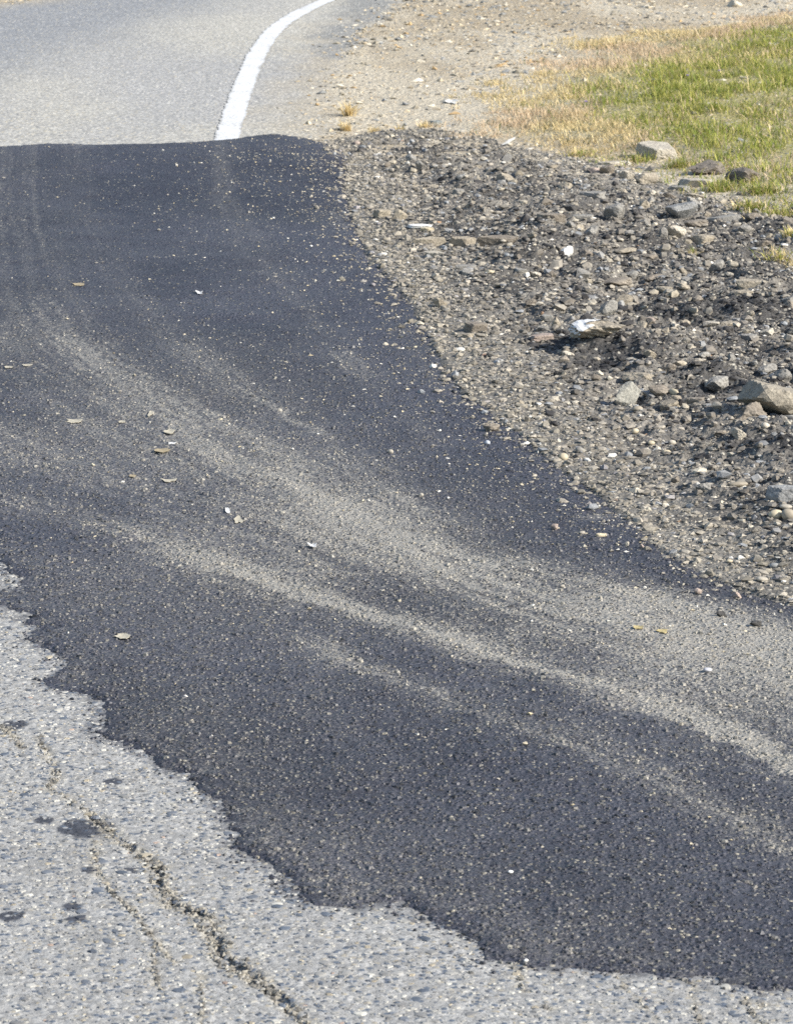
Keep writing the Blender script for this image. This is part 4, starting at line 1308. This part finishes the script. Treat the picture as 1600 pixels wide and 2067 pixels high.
M_leaf = flat_mat('dry_leaf', (0.32, 0.26, 0.16)); M_leafy = flat_mat('yellow_leaf', (0.42, 0.34, 0.16))
M_scrap = flat_mat('pale_scrap', (0.60, 0.59, 0.56)); M_cream = flat_mat('cream_scrap', (0.42, 0.38, 0.29)); M_purple = flat_mat('purple_petal', (0.35, 0.25, 0.65))
scrap('leaf', 160, 567, 26, 6, M_leaf, 'dry tan leaf lying alone on the upper patch', 'leaf')
scrap('leaf', 326, 905, 34, 9, M_leaf, 'largest dry tan leaf in the string of flat bits', 'leaf')
scrap('leaf', 342, 868, 24, 8, M_cream, 'cream leaf just above the largest dry leaf', 'leaf')
scrap('leaf', 246, 846, 16, 5, M_cream, 'small cream leaf left of the string of bits', 'leaf')
scrap('leaf', 150, 845, 30, 8, M_cream, 'pale ragged leaf on the patch far from the others', 'leaf', ragged=0.4)
scrap('leaf', 304, 832, 10, 12, M_cream, 'narrow cream leaf bit leading the string', 'leaf', ragged=0.4)
scrap('leaf', 347, 890, 18, 4, M_scrap, 'thin white flake between the two larger leaves', 'leaf')
scrap('leaf', 268, 957, 16, 5, M_leaf, 'small tan leaf below the string of bits', 'leaf')
scrap('leaf', 340, 965, 28, 7, M_cream, 'ragged cream leaf lowest of the string', 'leaf', ragged=0.5)
scrap('leaf', 55, 731, 20, 4, M_cream, 'right cream sliver of a pair on the left patch', 'leaf')
scrap('leaf', 18, 735, 16, 4, M_cream, 'left cream sliver of a pair on the left patch', 'leaf')
scrap('leaf', 1287, 1264, 20, 7, M_leafy, 'yellow leaf bit on the broad dust band', 'leaf', ragged=0.4)
scrap('leaf', 1336, 1270, 24, 8, M_leafy, 'larger yellow leaf bit on the broad dust band', 'leaf', ragged=0.4)
scrap('paper_scrap', 402, 586, 16, 6, M_scrap, 'small white scrap on the upper patch', 'scrap', curl=0.5, ragged=0.5)
scrap('paper_scrap', 630, 1096, 18, 8, M_scrap, 'white scrap between the two long dust streaks', 'scrap', curl=0.4, ragged=0.6)
scrap('paper_scrap', 482, 1046, 16, 14, M_cream, 'cream scrape at the end of a white scratch', 'scrap', ragged=0.5)
scrap('paper_scrap', 460, 1026, 10, 14, M_scrap, 'white scratch like splinter on the patch', 'scrap', ragged=0.3, rz=0.12)
scrap('paper_scrap', 246, 1279, 26, 10, M_cream, 'cream crust near the old road on the patch', 'scrap', ragged=0.5)
scrap('paper_scrap', 912, 203, 28, 9, M_scrap, 'pale scrap lying on the tan verge gravel', 'scrap', curl=0.4, ragged=0.4)
scrap('paper_scrap', 1560, 106, 18, 6, M_scrap, 'pale scrap lying in the far grass', 'scrap', curl=0.4, ragged=0.4)
for k, (px, py, lab) in enumerate(((1386, 180, 'single purple flower in the middle of the grass'), (1450, 168, 'purple flower further along the grass'), (1182, 222, 'purple flower in the dry grass'))):
    x, y = map(float, G(px, py + 12))
    z = float(z_top(x, y)[0])
    V = [(-0.001, 0, 0), (0.001, 0, 0), (0.001, 0, 0.03), (-0.001, 0, 0.03)]; F = [(0, 1, 2), (0, 2, 3)]
    st = np.array(V, float)
    o = ob('flower', mesh_from('flower_stem', st, np.array(F), M_grass, np.tile(G_GREEN, (4, 1))), label=lab, category='flower', group='purple flowers in the grass')
    o.location = (x, y, z)
    pv = [(0, 0, 0.028)]; pf = []
    for j in range(5):
        a0 = j * 1.2566
        pv += [(math.cos(a0 - 0.5) * 0.006, math.sin(a0 - 0.5) * 0.006, 0.033), (math.cos(a0) * 0.009, math.sin(a0) * 0.009, 0.034), (math.cos(a0 + 0.5) * 0.006, math.sin(a0 + 0.5) * 0.006, 0.033)]
        b0 = 1 + 3 * j
        pf += [(0, b0, b0 + 1), (0, b0 + 1, b0 + 2)]
    ob('petals', mesh_from('petals', np.array(pv), np.array(pf), M_purple, np.ones((len(pv), 3))), parent=o)
# white splinter standing at the edge of the dry grass
x, y = map(float, G(1010, 299)); x2 = float(G(1040, 299)[0])
z = float(z_top(x, y)[0])
V = np.array([(0, 0, 0.002), (x2 - x, 0.01, 0.032), (x2 - x - 0.002, 0.012, 0.024), ((x2 - x) * 0.5, 0.0, 0.010), ((x2 - x) * 0.5, 0.004, 0.022), (0.002, 0.008, 0.0), ((x2 - x) * 0.5, 0.014, 0.013)])
me = mesh_from('splinter', V, np.array([(0, 3, 4), (3, 2, 1), (3, 1, 4), (0, 4, 5), (4, 6, 5), (4, 1, 6), (1, 2, 6), (0, 5, 3), (5, 6, 3), (3, 6, 2)]), M_scrap, np.ones((7, 3)))
o = ob('splinter', me, label='white splinter sticking up at the dry grass edge', category='splinter')
o.location = (x, y, z)
